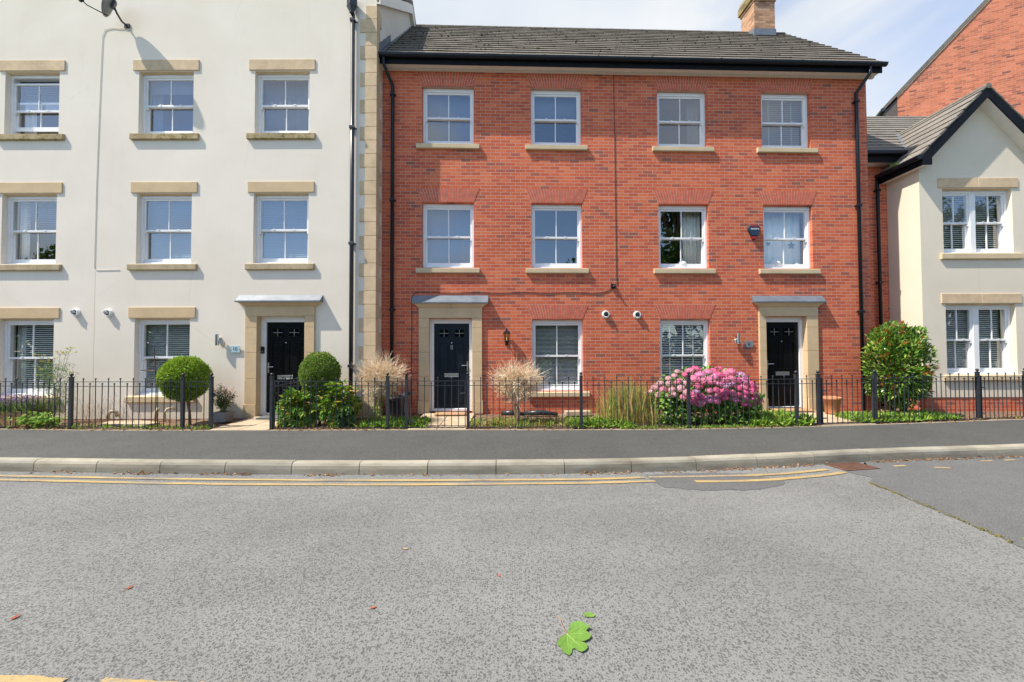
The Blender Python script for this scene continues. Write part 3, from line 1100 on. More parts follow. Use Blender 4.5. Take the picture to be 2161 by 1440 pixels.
def tile_rows(m, org, du, dv, dn, ulen, vlen, gauge=.29, tw=.33, t=.024, seed=1, keep=None):
    """courses of flat tiles on a slope: org = eaves corner, du along the eaves, dv up the slope, dn out of it"""
    r_ = random.Random(seed)
    org, du, dv, dn = Vector(org), Vector(du), Vector(dv), Vector(dn)
    rows = int(math.ceil(vlen / gauge))
    for j in range(rows):
        u = -tw * (.5 if j % 2 else 0.0)
        while u < ulen:
            a, b = max(0, u) + .0025, min(ulen, u + tw) - .0025
            u += tw
            if b - a < .03:
                continue
            v0 = j * gauge + r_.uniform(-.006, .006)
            v1 = min(vlen + .02, (j + 1) * gauge + .05)
            if keep and not keep((a + b) / 2, (v0 + v1) / 2):
                continue
            h = r_.uniform(0, .005)
            lo, hi = t + h, .004
            P = lambda uu, vv, nn: org + du * uu + dv * vv + dn * nn
            vs = [P(a, v0, 0), P(b, v0, 0), P(b, v1, -.012), P(a, v1, -.012), P(a, v0, lo), P(b, v0, lo + r_.uniform(-.003, .003)), P(b, v1, hi), P(a, v1, hi)]
            m.add(vs, [(0, 3, 2, 1), (4, 5, 6, 7), (0, 1, 5, 4), (1, 2, 6, 5), (2, 3, 7, 6), (3, 0, 4, 7)])
    return m


def moss_clumps(house, org, du, dv, dn, ulen, vlen, gauge, n, seed=3):
    m = MB()
    r_ = random.Random(seed)
    org, du, dv, dn = Vector(org), Vector(du), Vector(dv), Vector(dn)
    rows = int(vlen / gauge)
    for i in range(n):
        j = min(rows, int(abs(r_.gauss(0.62, .3)) * rows))
        p = org + du * r_.uniform(.1, ulen - .1) + dv * (j * gauge + r_.uniform(-.03, .01)) + dn * .022
        m.ball(p, r_.uniform(.010, .03), 6, 4, .55)
    o = m.build('moss', plain('roof_moss_%d' % seed, (0.055, 0.05, 0.032), 0.95, 0, 0.4, 12), house)
    return kind(o, 'stuff')


# ------------------------------------------------------------------ cream rendered house (left)
CY = 8.55
cream = thing('rendered_house', 'cream rendered three-storey house with stone quoins and black front door at number 10', 'house', (0, CY, 0))
CW = []                              # (x0, x1, z0, z1, floor, column)
for ci, (a, b) in enumerate(((-10.905, -9.735), (-8.02, -6.845), (-5.52, -4.345))):
    for fi, (c, d) in enumerate(((.73, 2.36), (3.535, 5.045), (6.345, 7.705))):
        if not (ci == 2 and fi == 0):
            CW.append((a, b, c, d, fi, ci))
CDX = (-5.40, -4.385)
XE = -2.907
m = wall_mb(MB(), -16, XE, .235, 9.5, [w[:4] for w in CW] + [(CDX[0], CDX[1], .20001, 2.40)][0:0] + [(CDX[0], CDX[1], .235, 2.40)])
# right-hand return and gable, back and left walls
m.add([(XE, 0, .235), (XE, 5.6, .235), (XE, 5.6, 9.5), (XE, 2.75, 11.5), (XE, 0, 9.5)], [(0, 1, 2, 3, 4)])
m.add([(-16, 5.6, .235), (-16, 5.6, 9.42), (XE, 5.6, 9.42), (XE, 5.6, .235)], [(0, 1, 2, 3)])
m.add([(-16, 0, .235), (-16, 0, 9.42), (-16, 2.75, 11.5), (-16, 5.6, 9.42), (-16, 5.6, .235)], [(0, 1, 2, 3, 4)])
raw_build(m, 'wall', M_CREAM, cream)
MB().box(-16, XE - .012, .012, .3, .0, .233).build('plinth', M_BRICK, cream)
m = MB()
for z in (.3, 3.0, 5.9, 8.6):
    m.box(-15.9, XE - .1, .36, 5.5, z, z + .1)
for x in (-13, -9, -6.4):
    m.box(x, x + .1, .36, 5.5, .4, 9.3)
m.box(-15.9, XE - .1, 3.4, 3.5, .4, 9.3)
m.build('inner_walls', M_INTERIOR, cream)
m = MB()
m.prismx([(-.05, 9.5), (-.05, 9.56), (2.75, 11.68), (5.75, 9.3), (5.75, 9.2), (2.75, 11.55)], -16.2, XE + .10)
m.build('roof', M_TILE, cream)
b_ = MB().prismx([(-.05, 9.12), (-.05, 9.36), (2.75, 11.58), (5.7, 9.24), (5.7, 8.99), (2.75, 11.30)], XE + .075, XE + .098).build('bargeboard', M_OFFWHITE, cream)
MB().prismx([(-.05, 9.16), (2.75, 11.34), (5.7, 9.03), (5.7, 9.0), (2.75, 11.31), (-.05, 9.13)], XE + .001, XE + .074).build('verge_soffit', M_OFFWHITE, b_)
MB().box(-16.2, XE + .1, -.065, -.005, 9.56, 9.66).build('gutter', M_BLACK, cream, bevel=.02)
for k in range(31):                                   # corner stones
    z = .285 + (k - 1) * .2945
    if z > 9.1:
        break
    w = .345 if k % 2 else .225
    dret = .20 if k % 2 else .30
    z0_ = max(z, .24)
    m = MB().slab([(XE - w, -.018), (XE + .018, -.018), (XE + .018, dret), (XE + .001, dret), (XE + .001, -.001), (XE - w, -.001)], z0_ + .003, z + .2945 - .003)
    m.build('quoin_stone', M_QUOIN, cream, bevel=.005)
for a, b, c, d, fi, ci in CW:
    open_ = (fi, ci) == (2, 0)
    w = sash_window(cream, a, b, c, d, .095, .10 if open_ else 0, .10 if open_ else 0)
    mt = M_MOSSSILL if fi == 2 else (M_PALESILL if fi == 1 else M_SILL)
    sill(cream, (a + b) / 2 - .73, (a + b) / 2 + .73, c - .15, c - .012, .055, mt, .095)
    if fi == 0 or True:
        stone_lintel(cream, a - .125, b + .125, d + .008, d + .24, a, b, M_QUOIN if fi == 2 else M_STONE)
    ya = .245
    if fi == 0:
        slat_blind(w, a + (.22 if ci == 0 else .06), b - .02, c + .1, d - .05, ya, .0435, .040, R(33), M_BLIND)
        if ci == 0:
            curtain(w, a + .03, a + .2, c, d, ya + .08, M_CURTAIN, .02, 2, 5)
    elif fi == 1 and ci == 0:
        slat_blind(w, a + .25, b - .02, c + .78, d - .05, ya, .04, .042, R(48), M_BLINDGREY)
        curtain(w, a + .03, a + .24, c, d, ya + .08, M_CURTAIN, .02, 2, 6)
    elif fi == 1:
        slat_blind(w, a + .03, b - .03, c + .04, d - .05, ya, .04, .046, R(62), M_BLINDGREY)
    elif ci == 0:
        slat_blind(w, a + .04, b - .04, c + .62, d - .05, ya, .04, .046, R(60), M_BLINDGREY)
        curtain(w, a + .03, a + .30, c, d, ya + .08, M_CURTAIN, .02, 2, 8)
    elif ci == 1:
        curtain(w, a + .03, a + .26, c, d, ya + .05, M_PALEBLIND, .02, 2, 7)
        MB().box(a + .05, b - .05, ya - .004, ya, d - .36, d - .05).build('roller_blind', M_PALEBLIND, w)
    else:
        curtain(w, a + .03, b - .03, c, d, ya + .06, M_PALEBLIND, .012, 5, 9)
front_door(cream, CDX[0], CDX[1], .285, 2.40, -5.284, -4.472, .34, 2.275, .115, M_DOORBLACK, False)
door_surround(cream, -5.645, -4.18, CDX[0], CDX[1], .25, 2.40, 2.61, .045, .15, .145, .085, .13)
dp = downpipe(cream, [(-3.392, -.065, 8.9), (-3.392, -.065, .25)], [6.42, 3.93, 1.34, 8.75], M_DARKPIPE, .043, False)
MB().lathe([(.055, 8.86), (.06, 8.9), (.105, 8.99), (.115, 9.0), (.115, 9.22), (.10, 9.23)], (-3.392, -.12, 0), 4).build('hopper', M_DARKPIPE, dp, bevel=.01)

MB().box(-8.882, -8.876, -.001, .0, .26, 3.36).build('movement_joint', M_QUOIN, cream)

# ------------------------------------------------------------------ red brick terrace (centre)
BA = R(1.83)
BO = Vector((-2.9376, 8.9661, 0))
BU = Vector((math.cos(BA), math.sin(BA), 0))
BN = Vector((-math.sin(BA), math.cos(BA), 0))


def bw(u, y, z):
    """a point of the brick terrace in world coordinates"""
    return BO + BU * u + BN * y + Vector((0, 0, z))


brick = thing('brick_terrace', 'red brick terrace of two three-storey houses with white sash windows and dark tiled roof', 'house', BO, BA)
BW = []
for ci, (a, b) in enumerate(((.927, 2.087), (3.39, 4.55), (6.312, 7.472), (8.763, 9.923))):
    for fi, (c, d) in enumerate(((.735, 2.345), (3.52, 4.99), (6.34, 7.65))):
        if fi or ci in (1, 2):
            BW.append((a, b, c, d, fi, ci))
D8 = (1.085, 2.052)
D6 = (8.757, 9.715)
UE = 11.285
m = wall_mb(MB(), 0.0, UE, .0, 8.06, [w[:4] for w in BW] + [(D8[0], D8[1], .25, 2.38), (D6[0], D6[1], .25, 2.415)])
m.add([(UE, 0, 0), (UE, 6.2, 0), (UE, 6.2, 8.06), (UE, 2.85, 11.3), (UE, 0, 8.06)], [(0, 1, 2, 3, 4)])
m.add([(0, 6.2, 0), (0, 6.2, 8.06), (UE, 6.2, 8.06), (UE, 6.2, 0)], [(0, 1, 2, 3)])
m.add([(0, 0, 0), (0, 0, 8.06), (0, 2.85, 11.3), (0, 6.2, 8.06), (0, 6.2, 0)], [(0, 1, 2, 3, 4)])
raw_build(m, 'wall', M_BRICK, brick)
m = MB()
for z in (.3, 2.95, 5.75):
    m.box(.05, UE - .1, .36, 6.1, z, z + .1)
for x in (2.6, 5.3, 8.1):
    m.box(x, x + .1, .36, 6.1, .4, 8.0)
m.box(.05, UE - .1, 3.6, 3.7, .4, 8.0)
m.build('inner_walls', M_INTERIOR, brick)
# eaves
MB().box(0.02, UE + .15, -.225, .0, 8.022, 8.034).box(0.02, UE + .15, -.06, 0, 7.995, 8.02).build('soffit', M_OFFWHITE, brick)
MB().box(0.0, UE + .165, -.248, -.226, 7.985, 8.20).build('fascia', M_BOARD, brick, bevel=.004)
g_ = []
for k in range(9):
    t = math.pi * k / 8
    g_.append((-.306 - .056 * math.cos(t), 8.145 - .056 * math.sin(t)))
prof = [(-.366, 8.162)] + [(y, z) for y, z in g_] + [(-.248, 8.162), (-.256, 8.150)] + [(-.306 + .048 * math.cos(math.pi * k / 8), 8.148 - .048 * math.sin(math.pi * k / 8)) for k in range(9)] + [(-.358, 8.155)]
MB().prismx(prof, -.03, UE + .2).build('gutter', M_BLACK, brick)
# roof
EY, EZ, RY, RZ = -.30, 8.165, 2.85, 11.36
dv = Vector((0, RY - EY, RZ - EZ))
VL = dv.length
dv.normalize()
dn = Vector((0, -dv.z, dv.y))
m = MB()
tile_rows(m, (0.02, EY, EZ + .012), (1, 0, 0), dv, dn, UE + .14, VL, .29, .33, .026, 4)
m.prismx([(EY + .05, EZ), (RY, RZ - .02), (6.5, 8.05), (6.5, 7.95), (RY, RZ - .14), (EY + .16, EZ - .02)], 0.02, UE + .13)
bk = Vector((0, 6.5 - RY, 8.05 - RZ))
bl = bk.length
bk.normalize()
rf = m.build('roof', M_TILE, brick)
m = MB()
u = .02
while u < UE + .1:
    m.tube([(u, RY, RZ - .035), (min(u + .43, UE + .15), RY, RZ - .03)], .075, 10)
    u += .44
m.build('ridge_tiles', M_TILE, rf)
MB().prismx([(EY + .05, EZ - .13), (EY + .05, EZ - .01), (RY, RZ - .04), (6.4, 8.05), (6.4, 7.9), (RY, RZ - .22)], UE + .105, UE + .128).build('bargeboard', M_BLACK, brick)
moss_clumps(brick, (0, EY, EZ + .012), (1, 0, 0), dv, dn, UE, VL, .29, 420)
# stepped lead where the roof meets the rendered gable
m = MB()
for k in range(11):
    v = k * .42
    p = Vector((0, EY, EZ)) + dv * v
    q = Vector((0, EY, EZ)) + dv * min(v + .44, VL)
    m.add([(.05, p.y, p.z + .03), (.05, q.y, q.z + .03), (.05, q.y, q.z + .22), (.05, p.y, p.z + .22 + .02),
           (.043, p.y, p.z + .03), (.043, q.y, q.z + .03), (.043, q.y, q.z + .22), (.043, p.y, p.z + .22 + .02),
           (.16, p.y, p.z + .06), (.16, q.y, q.z + .06)], [(0, 1, 2, 3), (7, 6, 5, 4), (3, 2, 6, 7), (0, 3, 7, 4), (1, 5, 6, 2), (0, 8, 9, 1)])
raw_build(m, 'flashing', M_LEAD, brick)
# chimney
ch = MB().box(10.29, 10.92, 2.5, 3.14, 10.85, 12.06).build('chimney', M_BUFFBRICK, brick)
m = MB()
M_MOSSBRICK = brick_mat('mossy_chimney_brick', [(0.0, (0.16, 0.12, 0.05)), (0.5, (0.30, 0.24, 0.10)), (1.0, (0.40, 0.27, 0.15))], (0.16, 0.14, 0.07))
MB().box(10.265, 10.945, 2.475, 3.165, 12.06, 12.135).build('corbel', M_BUFFBRICK, ch)
MB().box(10.225, 10.985, 2.435, 3.205, 12.135, 12.36).build('corbel', M_MOSSBRICK, ch)
MB().box(10.25, 10.96, 2.46, 3.18, 12.36, 12.5).build('chimney_cap', M_EDGE, ch, bevel=.02)
for px in (10.45, 10.76):
    MB().lathe([(.11, 12.48), (.105, 12.7), (.12, 12.74), (.115, 12.8)], (px, 2.82, 0), 14).build('chimney_pot', M_TERRA, ch, smooth=True)
MB().add([(10.27, 2.48, 11.22), (10.94, 2.48, 11.22), (10.94, 2.48, 11.0), (10.27, 2.48, 11.0), (10.27, 2.36, 10.93), (10.94, 2.36, 10.93), (10.27, 2.95, 11.42), (10.27, 2.85, 11.3), (10.27, 2.5, 10.98)],
         [(0, 1, 2, 3), (3, 2, 5, 4), (0, 3, 8, 7, 6)]).build('chimney_flashing', M_LEAD, ch)
# windows
for a, b, c, d, fi, ci in BW:
    w = sash_window(brick, a, b, c, d, .08)
    xm = (a + b) / 2
    sill(brick, xm - .71, xm + .71, c - .13, c - .012, .06, M_SILL, .08)
    brick_arch(brick, a + .002, b - .002, d + .02, d + .335)
    ya = .235
    if (fi, ci) in ((2, 0), (1, 0)):
        curtain(w, a + .03, b - .03, c, d, ya + .02, M_PALEBLIND, .006, 3, ci + fi)
    elif (fi, ci) == (2, 1):
        curtain(w, a + .03, b - .03, c + .65, d, ya + .02, M_PALEBLIND, .006, 3, 12)
    elif (fi, ci) == (2, 2):
        curtain(w, b - .32, b - .03, c, d, ya + .08, M_PALEBLIND, .02, 3, 13)
    elif (fi, ci) == (2, 3):
        slat_blind(w, a + .03, b - .03, c + .03, d - .04, ya, .048, .05, R(50), M_BLINDGREY, 2)
    elif (fi, ci) == (1, 2):
        curtain(w, b - .46, b - .03, c, d, ya + .085, M_CURTAIN, .022, 5, 14)
    elif (fi, ci) == (1, 3):
        curtain(w, a + .03, b - .03, c, d, ya + .13, M_CURTAIN, .016, 6, 15)
    elif (fi, ci) == (0, 1):
        slat_blind(w, a + .03, b - .03, c + .03, d - .04, ya, .030, .026, R(30), M_BLIND)
    elif (fi, ci) == (0, 2):
        slat_blind(w, a + .03, b - .03, c + .03, d - .04, ya, .055, .052, R(38), M_WHITE, 2)
front_door(brick, D8[0], D8[1], .285, 2.38, 1.182, 1.966, .355, 2.263, .105, M_DOORNAVY, True, '8')
door_surround(brick, .862, 2.268, D8[0], D8[1], .25, 2.38, 2.612, .045, .13, .17, .10, .112)
front_door(brick, D6[0], D6[1], .285, 2.415, D6[0] + .085, D6[1] - .085, .335, 2.285, .105, M_DOORBLACK, False)
door_surround(brick, 8.60, 9.98, D6[0], D6[1], .25, 2.415, 2.63, .045, .13, .15, .10, .112)
downpipe(brick, [(.145, -.306, 8.10), (.145, -.306, 7.93), (.272, -.06, 7.62), (.272, -.06, 7.4), (.272, -.06, .25)], [7.42, 5.02, 2.57], M_BLACK, .038)
downpipe(brick, [(11.1, -.306, 8.10), (11.1, -.306, 7.93), (10.99, -.06, 7.62), (10.99, -.06, 7.4), (10.99, -.06, .25)], [7.42, 4.98, 2.52], M_BLACK, .038)

# ------------------------------------------------------------------ cream bay house (right)
bay = thing('bay_house', 'warm cream house with a steep gabled two-storey bay and paired sash windows', 'house', (0, 0, 0))
BX0, BX1, BY = 9.40, 12.12, 9.20
RX = (BX0 + BX1) / 2
holes = [(9.925, 11.53, 1.07, 2.68), (9.925, 11.53, 3.855, 5.35)]
m = wall_mb(MB(), BX0, BX1, .55, 5.95, holes, .3, BY)
m.add([(BX0, BY, 5.95), (BX1, BY, 5.95), (BX1, BY, 6.15), (RX, BY, 7.5), (BX0, BY, 6.15)], [(0, 1, 2, 3, 4)])
m.add([(BX0, BY, .55), (BX0, BY, 6.15), (BX0, 10.0, 6.15), (BX0, 10.0, .55)], [(0, 1, 2, 3)])
m.add([(BX1, BY, .55), (BX1, 10.0, .55), (BX1, 10.0, 6.15), (BX1, BY, 6.15)], [(0, 1, 2, 3)])
m.add([(BX0, BY, .55), (BX0, 10, .55), (BX1, 10, .55), (BX1, BY, .55)], [(0, 1, 2, 3)])
raw_build(m, 'bay_wall', M_CREAM2, bay)
MB().box(BX0 + .015, BX1 - .015, BY + .015, 10.0, .0, .549).build('plinth', M_BRICK, bay)
m = MB()
m.box(8.39, 17, 10.0, 10.3, 0, 6.7)
m.box(16.7, 17, 10.3, 16, 0, 6.7)
m.build('main_wall', M_BRICK, bay)
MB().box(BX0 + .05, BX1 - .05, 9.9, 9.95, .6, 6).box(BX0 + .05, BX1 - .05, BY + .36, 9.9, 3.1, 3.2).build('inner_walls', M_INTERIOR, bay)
# main roof
sl = Vector((0, 1, .85)).normalized()
m = MB()
tile_rows(m, (8.40, 9.70, 6.46), (1, 0, 0), sl, Vector((0, -sl.z, sl.y)), 7.6, 4.3, .29, .33, .026, 8, keep=lambda u, v: 6.46 + v * sl.z > 7.60 - abs(8.40 + u - 10.76) * 1.016 - .1)
m.prismx([(9.72, 6.45), (12.98, 9.22), (16.2, 6.45), (16.2, 6.3), (12.98, 9.05), (9.78, 6.36)], 8.40, 17.2)
m.build('roof', M_TILE2, bay)
MB().box(8.38, 9.62, 9.72, 10.0, 6.22, 6.235).build('soffit', M_OFFWHITE, bay)
MB().box(8.38, 9.62, 9.70, 9.72, 6.20, 6.46).build('fascia', M_BOARD, bay)
MB().box(8.38, 9.56, 9.58, 9.70, 6.36, 6.46).build('gutter', M_BLACK, bay, bevel=.025)
# bay roof
EX, EZ2, PZ = 9.20, 6.015, 7.60
dl = Vector((RX - EX, 0, PZ - EZ2))
bl_ = dl.length
dl.normalize()
m = MB()
tile_rows(m, (EX, 11.6, EZ2), (0, -1, 0), dl, Vector((-dl.z, 0, dl.x)), 11.6 - 8.93, bl_, .29, .33, .026, 9, keep=lambda u, v: 11.6 - u < 9.68 + max(0, (EZ2 + v * dl.z - 6.35)) / .85 + .2)
dr = Vector((-dl.x, 0, dl.z))
tile_rows(m, (2 * RX - EX, 8.93, EZ2), (0, 1, 0), dr, Vector((dl.z, 0, dl.x)), 11.6 - 8.93, bl_, .29, .33, .026, 10)
m.prism([(EX + .03, EZ2 - .0), (RX, PZ - .03), (2 * RX - EX - .03, EZ2 - .0), (2 * RX - EX - .09, EZ2 - .05), (RX, PZ - .13), (EX + .09, EZ2 - .05)], 8.96, 11.2)
br = m.build('bay_roof', M_TILE2, bay)
m = MB()
y = 8.93
while y < 11.0:
    m.tube([(RX, y, PZ - .02), (RX, y + .42, PZ - .015)], .062, 10)
    y += .43
m.build('ridge_tiles', M_TILE2, br)
# bargeboards, box ends, soffits, gutter
bb = MB()
for sx in (-1, 1):
    xo = RX + sx * (RX - EX - .02)
    pts = [(xo, EZ2 - .02), (RX, PZ - .04), (RX, PZ - .27), (RX + sx * (RX - BX0 - .05), EZ2 - .06), (RX + sx * (RX - BX0 - .05), EZ2 - .22), (xo + 0, EZ2 - .22)]
    bb.prism(pts if sx < 0 else pts[::-1], 8.945, 8.968)
bb.build('bargeboard', M_BOARD, bay)
sf = MB()
for sx in (-1, 1):
    a, b = RX + sx * (RX - BX0 - .02), RX
    pts = [(a, EZ2 - .08), (b, PZ - .26), (b, PZ - .285), (a, EZ2 - .105)]
    sf.prism(pts if sx > 0 else pts[::-1], 8.969, BY - .001)
sf.box(EX + .06, BX0, 8.97, 10.0, EZ2 - .225, EZ2 - .21)
sf.box(BX1, 2 * RX - EX - .06, 8.97, 10.0, EZ2 - .225, EZ2 - .21)
sf.build('soffit', M_OFFWHITE, bay)
MB().box(EX + .02, EX + .045, 8.95, 10.0, EZ2 - .23, EZ2 + .01).build('fascia', M_BOARD, bay)
MB().tube([(EX - .04, 8.93, EZ2 - .055), (EX - .04, 10.12, EZ2 - .06)], .055, 12).box(EX - .10, EX + .02, 8.93, 10.12, EZ2 - .055, EZ2 - .02).build('gutter', M_BLACK, bay)
downpipe(bay, [(EX - .04, 9.99, EZ2 - .1), (EX - .09, 9.93, EZ2 - .35), (EX - .09, 9.93, .25)], [EZ2 - .42, 3.3, 1.9], M_BLACK, .038)
# valley lead
m = MB().add([(9.60, 9.70, 6.475), (9.72, 9.68, 6.49), (10.80, 11.06, 7.66), (10.68, 11.08, 7.65)], [(0, 1, 2, 3)])
m.build('valley', M_LEAD, bay)
for k, (a, b, c, d) in enumerate(holes):
    rec = BY + .105
    f = frame_mb(MB(), a, b, c, d, rec, rec + .125, .05, .05, .045, .08)
    xm = (a + b) / 2
    f.box(xm - .062, xm + .062, rec - .004, rec + .125, c + .045, d - .08)
    for q in (a + .42, b - .42):
        f.box(q - .17, q + .17, rec - .014, rec, d - .046, d - .026)
    f.box(a + .05, b - .05, rec - .012, rec, c, c + .022)
    f = f.build('window', M_WHITE, bay, bevel=.004)
    sash_window(bay, a + .05, xm - .062, c, d, rec, holder=f)
    sash_window(bay, xm + .062, b - .05, c, d, rec, holder=f)
    slat_blind(f, a + .04, xm - .03, c + .05, d - .06, rec + .145, .047, .044, R(34), M_BLIND, 0)
    slat_blind(f, xm + .03, b - .12, c + .05, d - .06, rec + .145, .047, .044, R(34), M_BLIND, 0)
    s_ = MB().prismx([(BY - .055, c - .142), (BY - .043, c - .152), (BY + .1, c - .152), (BY + .1, c), (BY, c - .012), (BY - .055, c - .026)], 9.83, 11.70).build('sill', M_SILL, bay, bevel=.006)
    l_ = MB()
    for p, q in ((9.825, 10.74), (10.744, 11.665)):
        l_.prismx([(BY - .022, d + .01), (BY - .022, d + .235), (BY + .02, d + .235), (BY + .02, d + .01)], p, q)
    l_ = l_.build('lintel', M_QUOIN, bay, bevel=.008)
    MB().prismx([(BY + .021, d + .01), (BY + .021, d + .06), (BY + .105, d + .06), (BY + .105, d - .02), (BY + .06, d - .02)], a, b).build('lintel_soffit', M_QUOIN, l_)

# ------------------------------------------------------------------ brick house on the corner behind
back = thing('gable_house', 'orange brick house end with a sloping verge rising behind the cream bay house', 'house', (14.6, 15.0, 0), R(-24))
AP = 4.6
prof = [(0, 0), (9.2, 0), (9.2, 11.15), (AP, 11.15 + AP * 1.10), (0, 11.15)]
MB().prism(prof, 0, 9).build('wall', M_BRICK2, back)
tz = lambda u: 11.36 + (AP - abs(AP - u)) * 1.10
MB().prism([(-.40, tz(-.40)), (AP, tz(AP)), (9.75, tz(9.75)), (9.75, tz(9.75) - .14), (AP, tz(AP) - .15), (-.40, tz(-.40) - .14)], -.05, 9.05).build('roof', M_TILE, back)
MB().prism([(-.02, tz(-.02) - .145), (AP, tz(AP) - .155), (AP, tz(AP) - .215), (-.02, tz(-.02) - .2)], -.035, -.001).build('verge', stone_mat('verge_mortar', (0.50, 0.42, 0.33)), back)
MB().prism([(-.005, 10.3), (-.005, 11.12), (-.37, 10.74), (-.30, 10.3)], .02, 9).build('eaves_box', plain('brown_eaves', (0.09, 0.07, 0.06), 0.6), back)
MB().tube([(-.43, -.02, 10.80), (-.43, 9, 10.80)], .07, 10).build('gutter', M_DARKPIPE, back)

# ------------------------------------------------------------------ fences and gates
ZB, ZR1, ZR2, ZTALL, ZSHORT = .235, 1.09, 1.005, 1.135, 1.04


def picket_mesh(h, name):
    m = MB().tube([(0, 0, 0), (0, 0, h)], .0075, 6)
    m.ball((0, 0, h + .012), .0155, 8, 6)
    me = m.mesh(name)
    me.materials.append(M_IRON)
    return me


ME_TALL = picket_mesh(ZTALL - ZB, 'tall_picket')
ME_SHORT = picket_mesh(ZSHORT - ZB, 'short_picket')
pm = MB().box(-.026, .026, -.026, .026, 0, .985).box(-.031, .031, -.031, .031, .985, 1.0)
ME_POST = pm.mesh('post')
ME_POST.materials.append(M_IRON)
ME_BALL = MB().lathe([(.012, 0), (.014, .012), (.026, .022), (.031, .038), (.026, .054), (.012, .064), (.001, .066)], n=12).mesh('finial')
ME_BALL.materials.append(M_IRON)


def post(parent, p, org, ball=True):
    o = link('post', ME_POST, None, parent, loc=(p[0] - org[0], p[1] - org[1], .185 - org[2]))
    b = link('finial', ME_BALL, None, o, smooth=True, loc=(0, 0, 1.0))
    return o


def rails(parent, a, b, org, gate=False):
    A, B = Vector((a[0], a[1], 0)), Vector((b[0], b[1], 0))
    d = (B - A).normalized()
    n = Vector((-d.y, d.x, 0))
    L = (B - A).length
    for z in (ZR1, ZR2, ZB):
        c = (A + B) / 2 + Vector((0, 0, z)) - Vector(org)
        MB().obox(c, d * (L / 2 - .024), n * .016, (0, 0, .0045)).build('rail', M_IRON, parent)
    k = max(3, int(round(L / .1135)) - 1)
    k -= (k + 1) % 2
    for i in range(k):
        p = A + (B - A) * ((i + 1) / (k + 1))
        tall = i % 2 == 1
        o = link('picket', ME_TALL if tall else ME_SHORT, None, parent, loc=(p.x - org[0], p.y - org[1], ZB - org[2]))
        o.rotation_euler = (random.uniform(-.008, .008), random.uniform(-.006, .006), 0)


def fence(label, xs):
    org = (xs[0], yat(FENCE, xs[0]), .185)
    t = thing('railing', label, 'railing', org, 0, 'front garden railings')
    ps = [(x, yat(FENCE, x)) for x in xs]
    for p in ps:
        post(t, p, org)
    for a, b in zip(ps, ps[1:]):
        rails(t, a, b, org)
    return t


def gate(label, hinge, tip, latch=True):
    org = (hinge[0], hinge[1], .185)
    t = thing('garden_gate', label, 'gate', org, 0, 'iron garden gates')
    A, B = Vector((hinge[0], hinge[1], 0)), Vector((tip[0], tip[1], 0))
    d = (B - A).normalized()
    n = Vector((-d.y, d.x, 0))
    a, b = A + d * .075, B - d * .055
    rails(t, (a.x, a.y), (b.x, b.y), org)
    for q, zt in ((a, 1.10), (b, 1.10)):
        MB().obox(q + Vector((0, 0, (ZB + zt) / 2)) - Vector(org), d * .006, n * .018, (0, 0, (zt - ZB) / 2 + .005)).build('stile', M_IRON, t)
    for z in (.86, .34):
        MB().obox(A + d * .045 + Vector((0, 0, z)) - Vector(org), d * .038, n * .008, (0, 0, .035 if z > .5 else .02)).tube([A + d * .07 + Vector((0, 0, z)) - Vector(org), A + d * .17 + Vector((0, 0, z)) - Vector(org)], .011, 8).build('hinge', M_IRON, t)
    if latch:
        MB().tube([B - d * .15 + Vector((0, 0, .86)) - Vector(org), B - d * .02 + Vector((0, 0, .87)) - Vector(org)], .008, 6).tube([B - d * .05 + Vector((0, 0, .9)) - Vector(org), B - d * .045 + Vector((0, 0, .78)) - Vector(org)], .007, 6).build('latch', M_IRON, t)
    return t


FX = lambda x: (x, yat(FENCE, x))
fence('black iron railing in front of the far left windows, ending by the clipped ball tree', [-12.6, -10.4, -8.32, -6.147, -5.61])
fence('black iron railing in front of the leafy yellow-green shrubs and rounded dome tree', [-4.468, -2.315, -1.962])
fence('long black iron railing running past the pink hydrangea to the door of number 6', [-0.817, 1.271, 3.262, 5.379, 5.83])
fence('black iron railing in front of the red-tipped green bush', [7.056, 9.486])
gate('black iron gate standing open, folded back beside the black door of number 10', FX(-4.468), (-4.47, 8.47), False)
gate('closed black iron gate before the navy door of number 8', FX(-1.962), FX(-0.817))
gate('closed black iron gate on the path beside the terracotta pot', FX(5.83), FX(7.056))
gate('black iron gate below the lower bay window at the right edge', FX(9.486), (10.70, yat(FENCE, 10.7)))
fence('short black iron railing beyond the rightmost gate', [10.70, 13.0])
MB().obox((-5.565, 7.53, .85), (.02, 0, 0), (0, .008, 0), (0, 0, .035)).build('gate_keep', M_IRON)
_k = bpy.data.objects['gate_keep']
_k.parent = bpy.data.objects['railing']
_k.location = tuple(-v for v in bpy.data.objects['railing'].location)

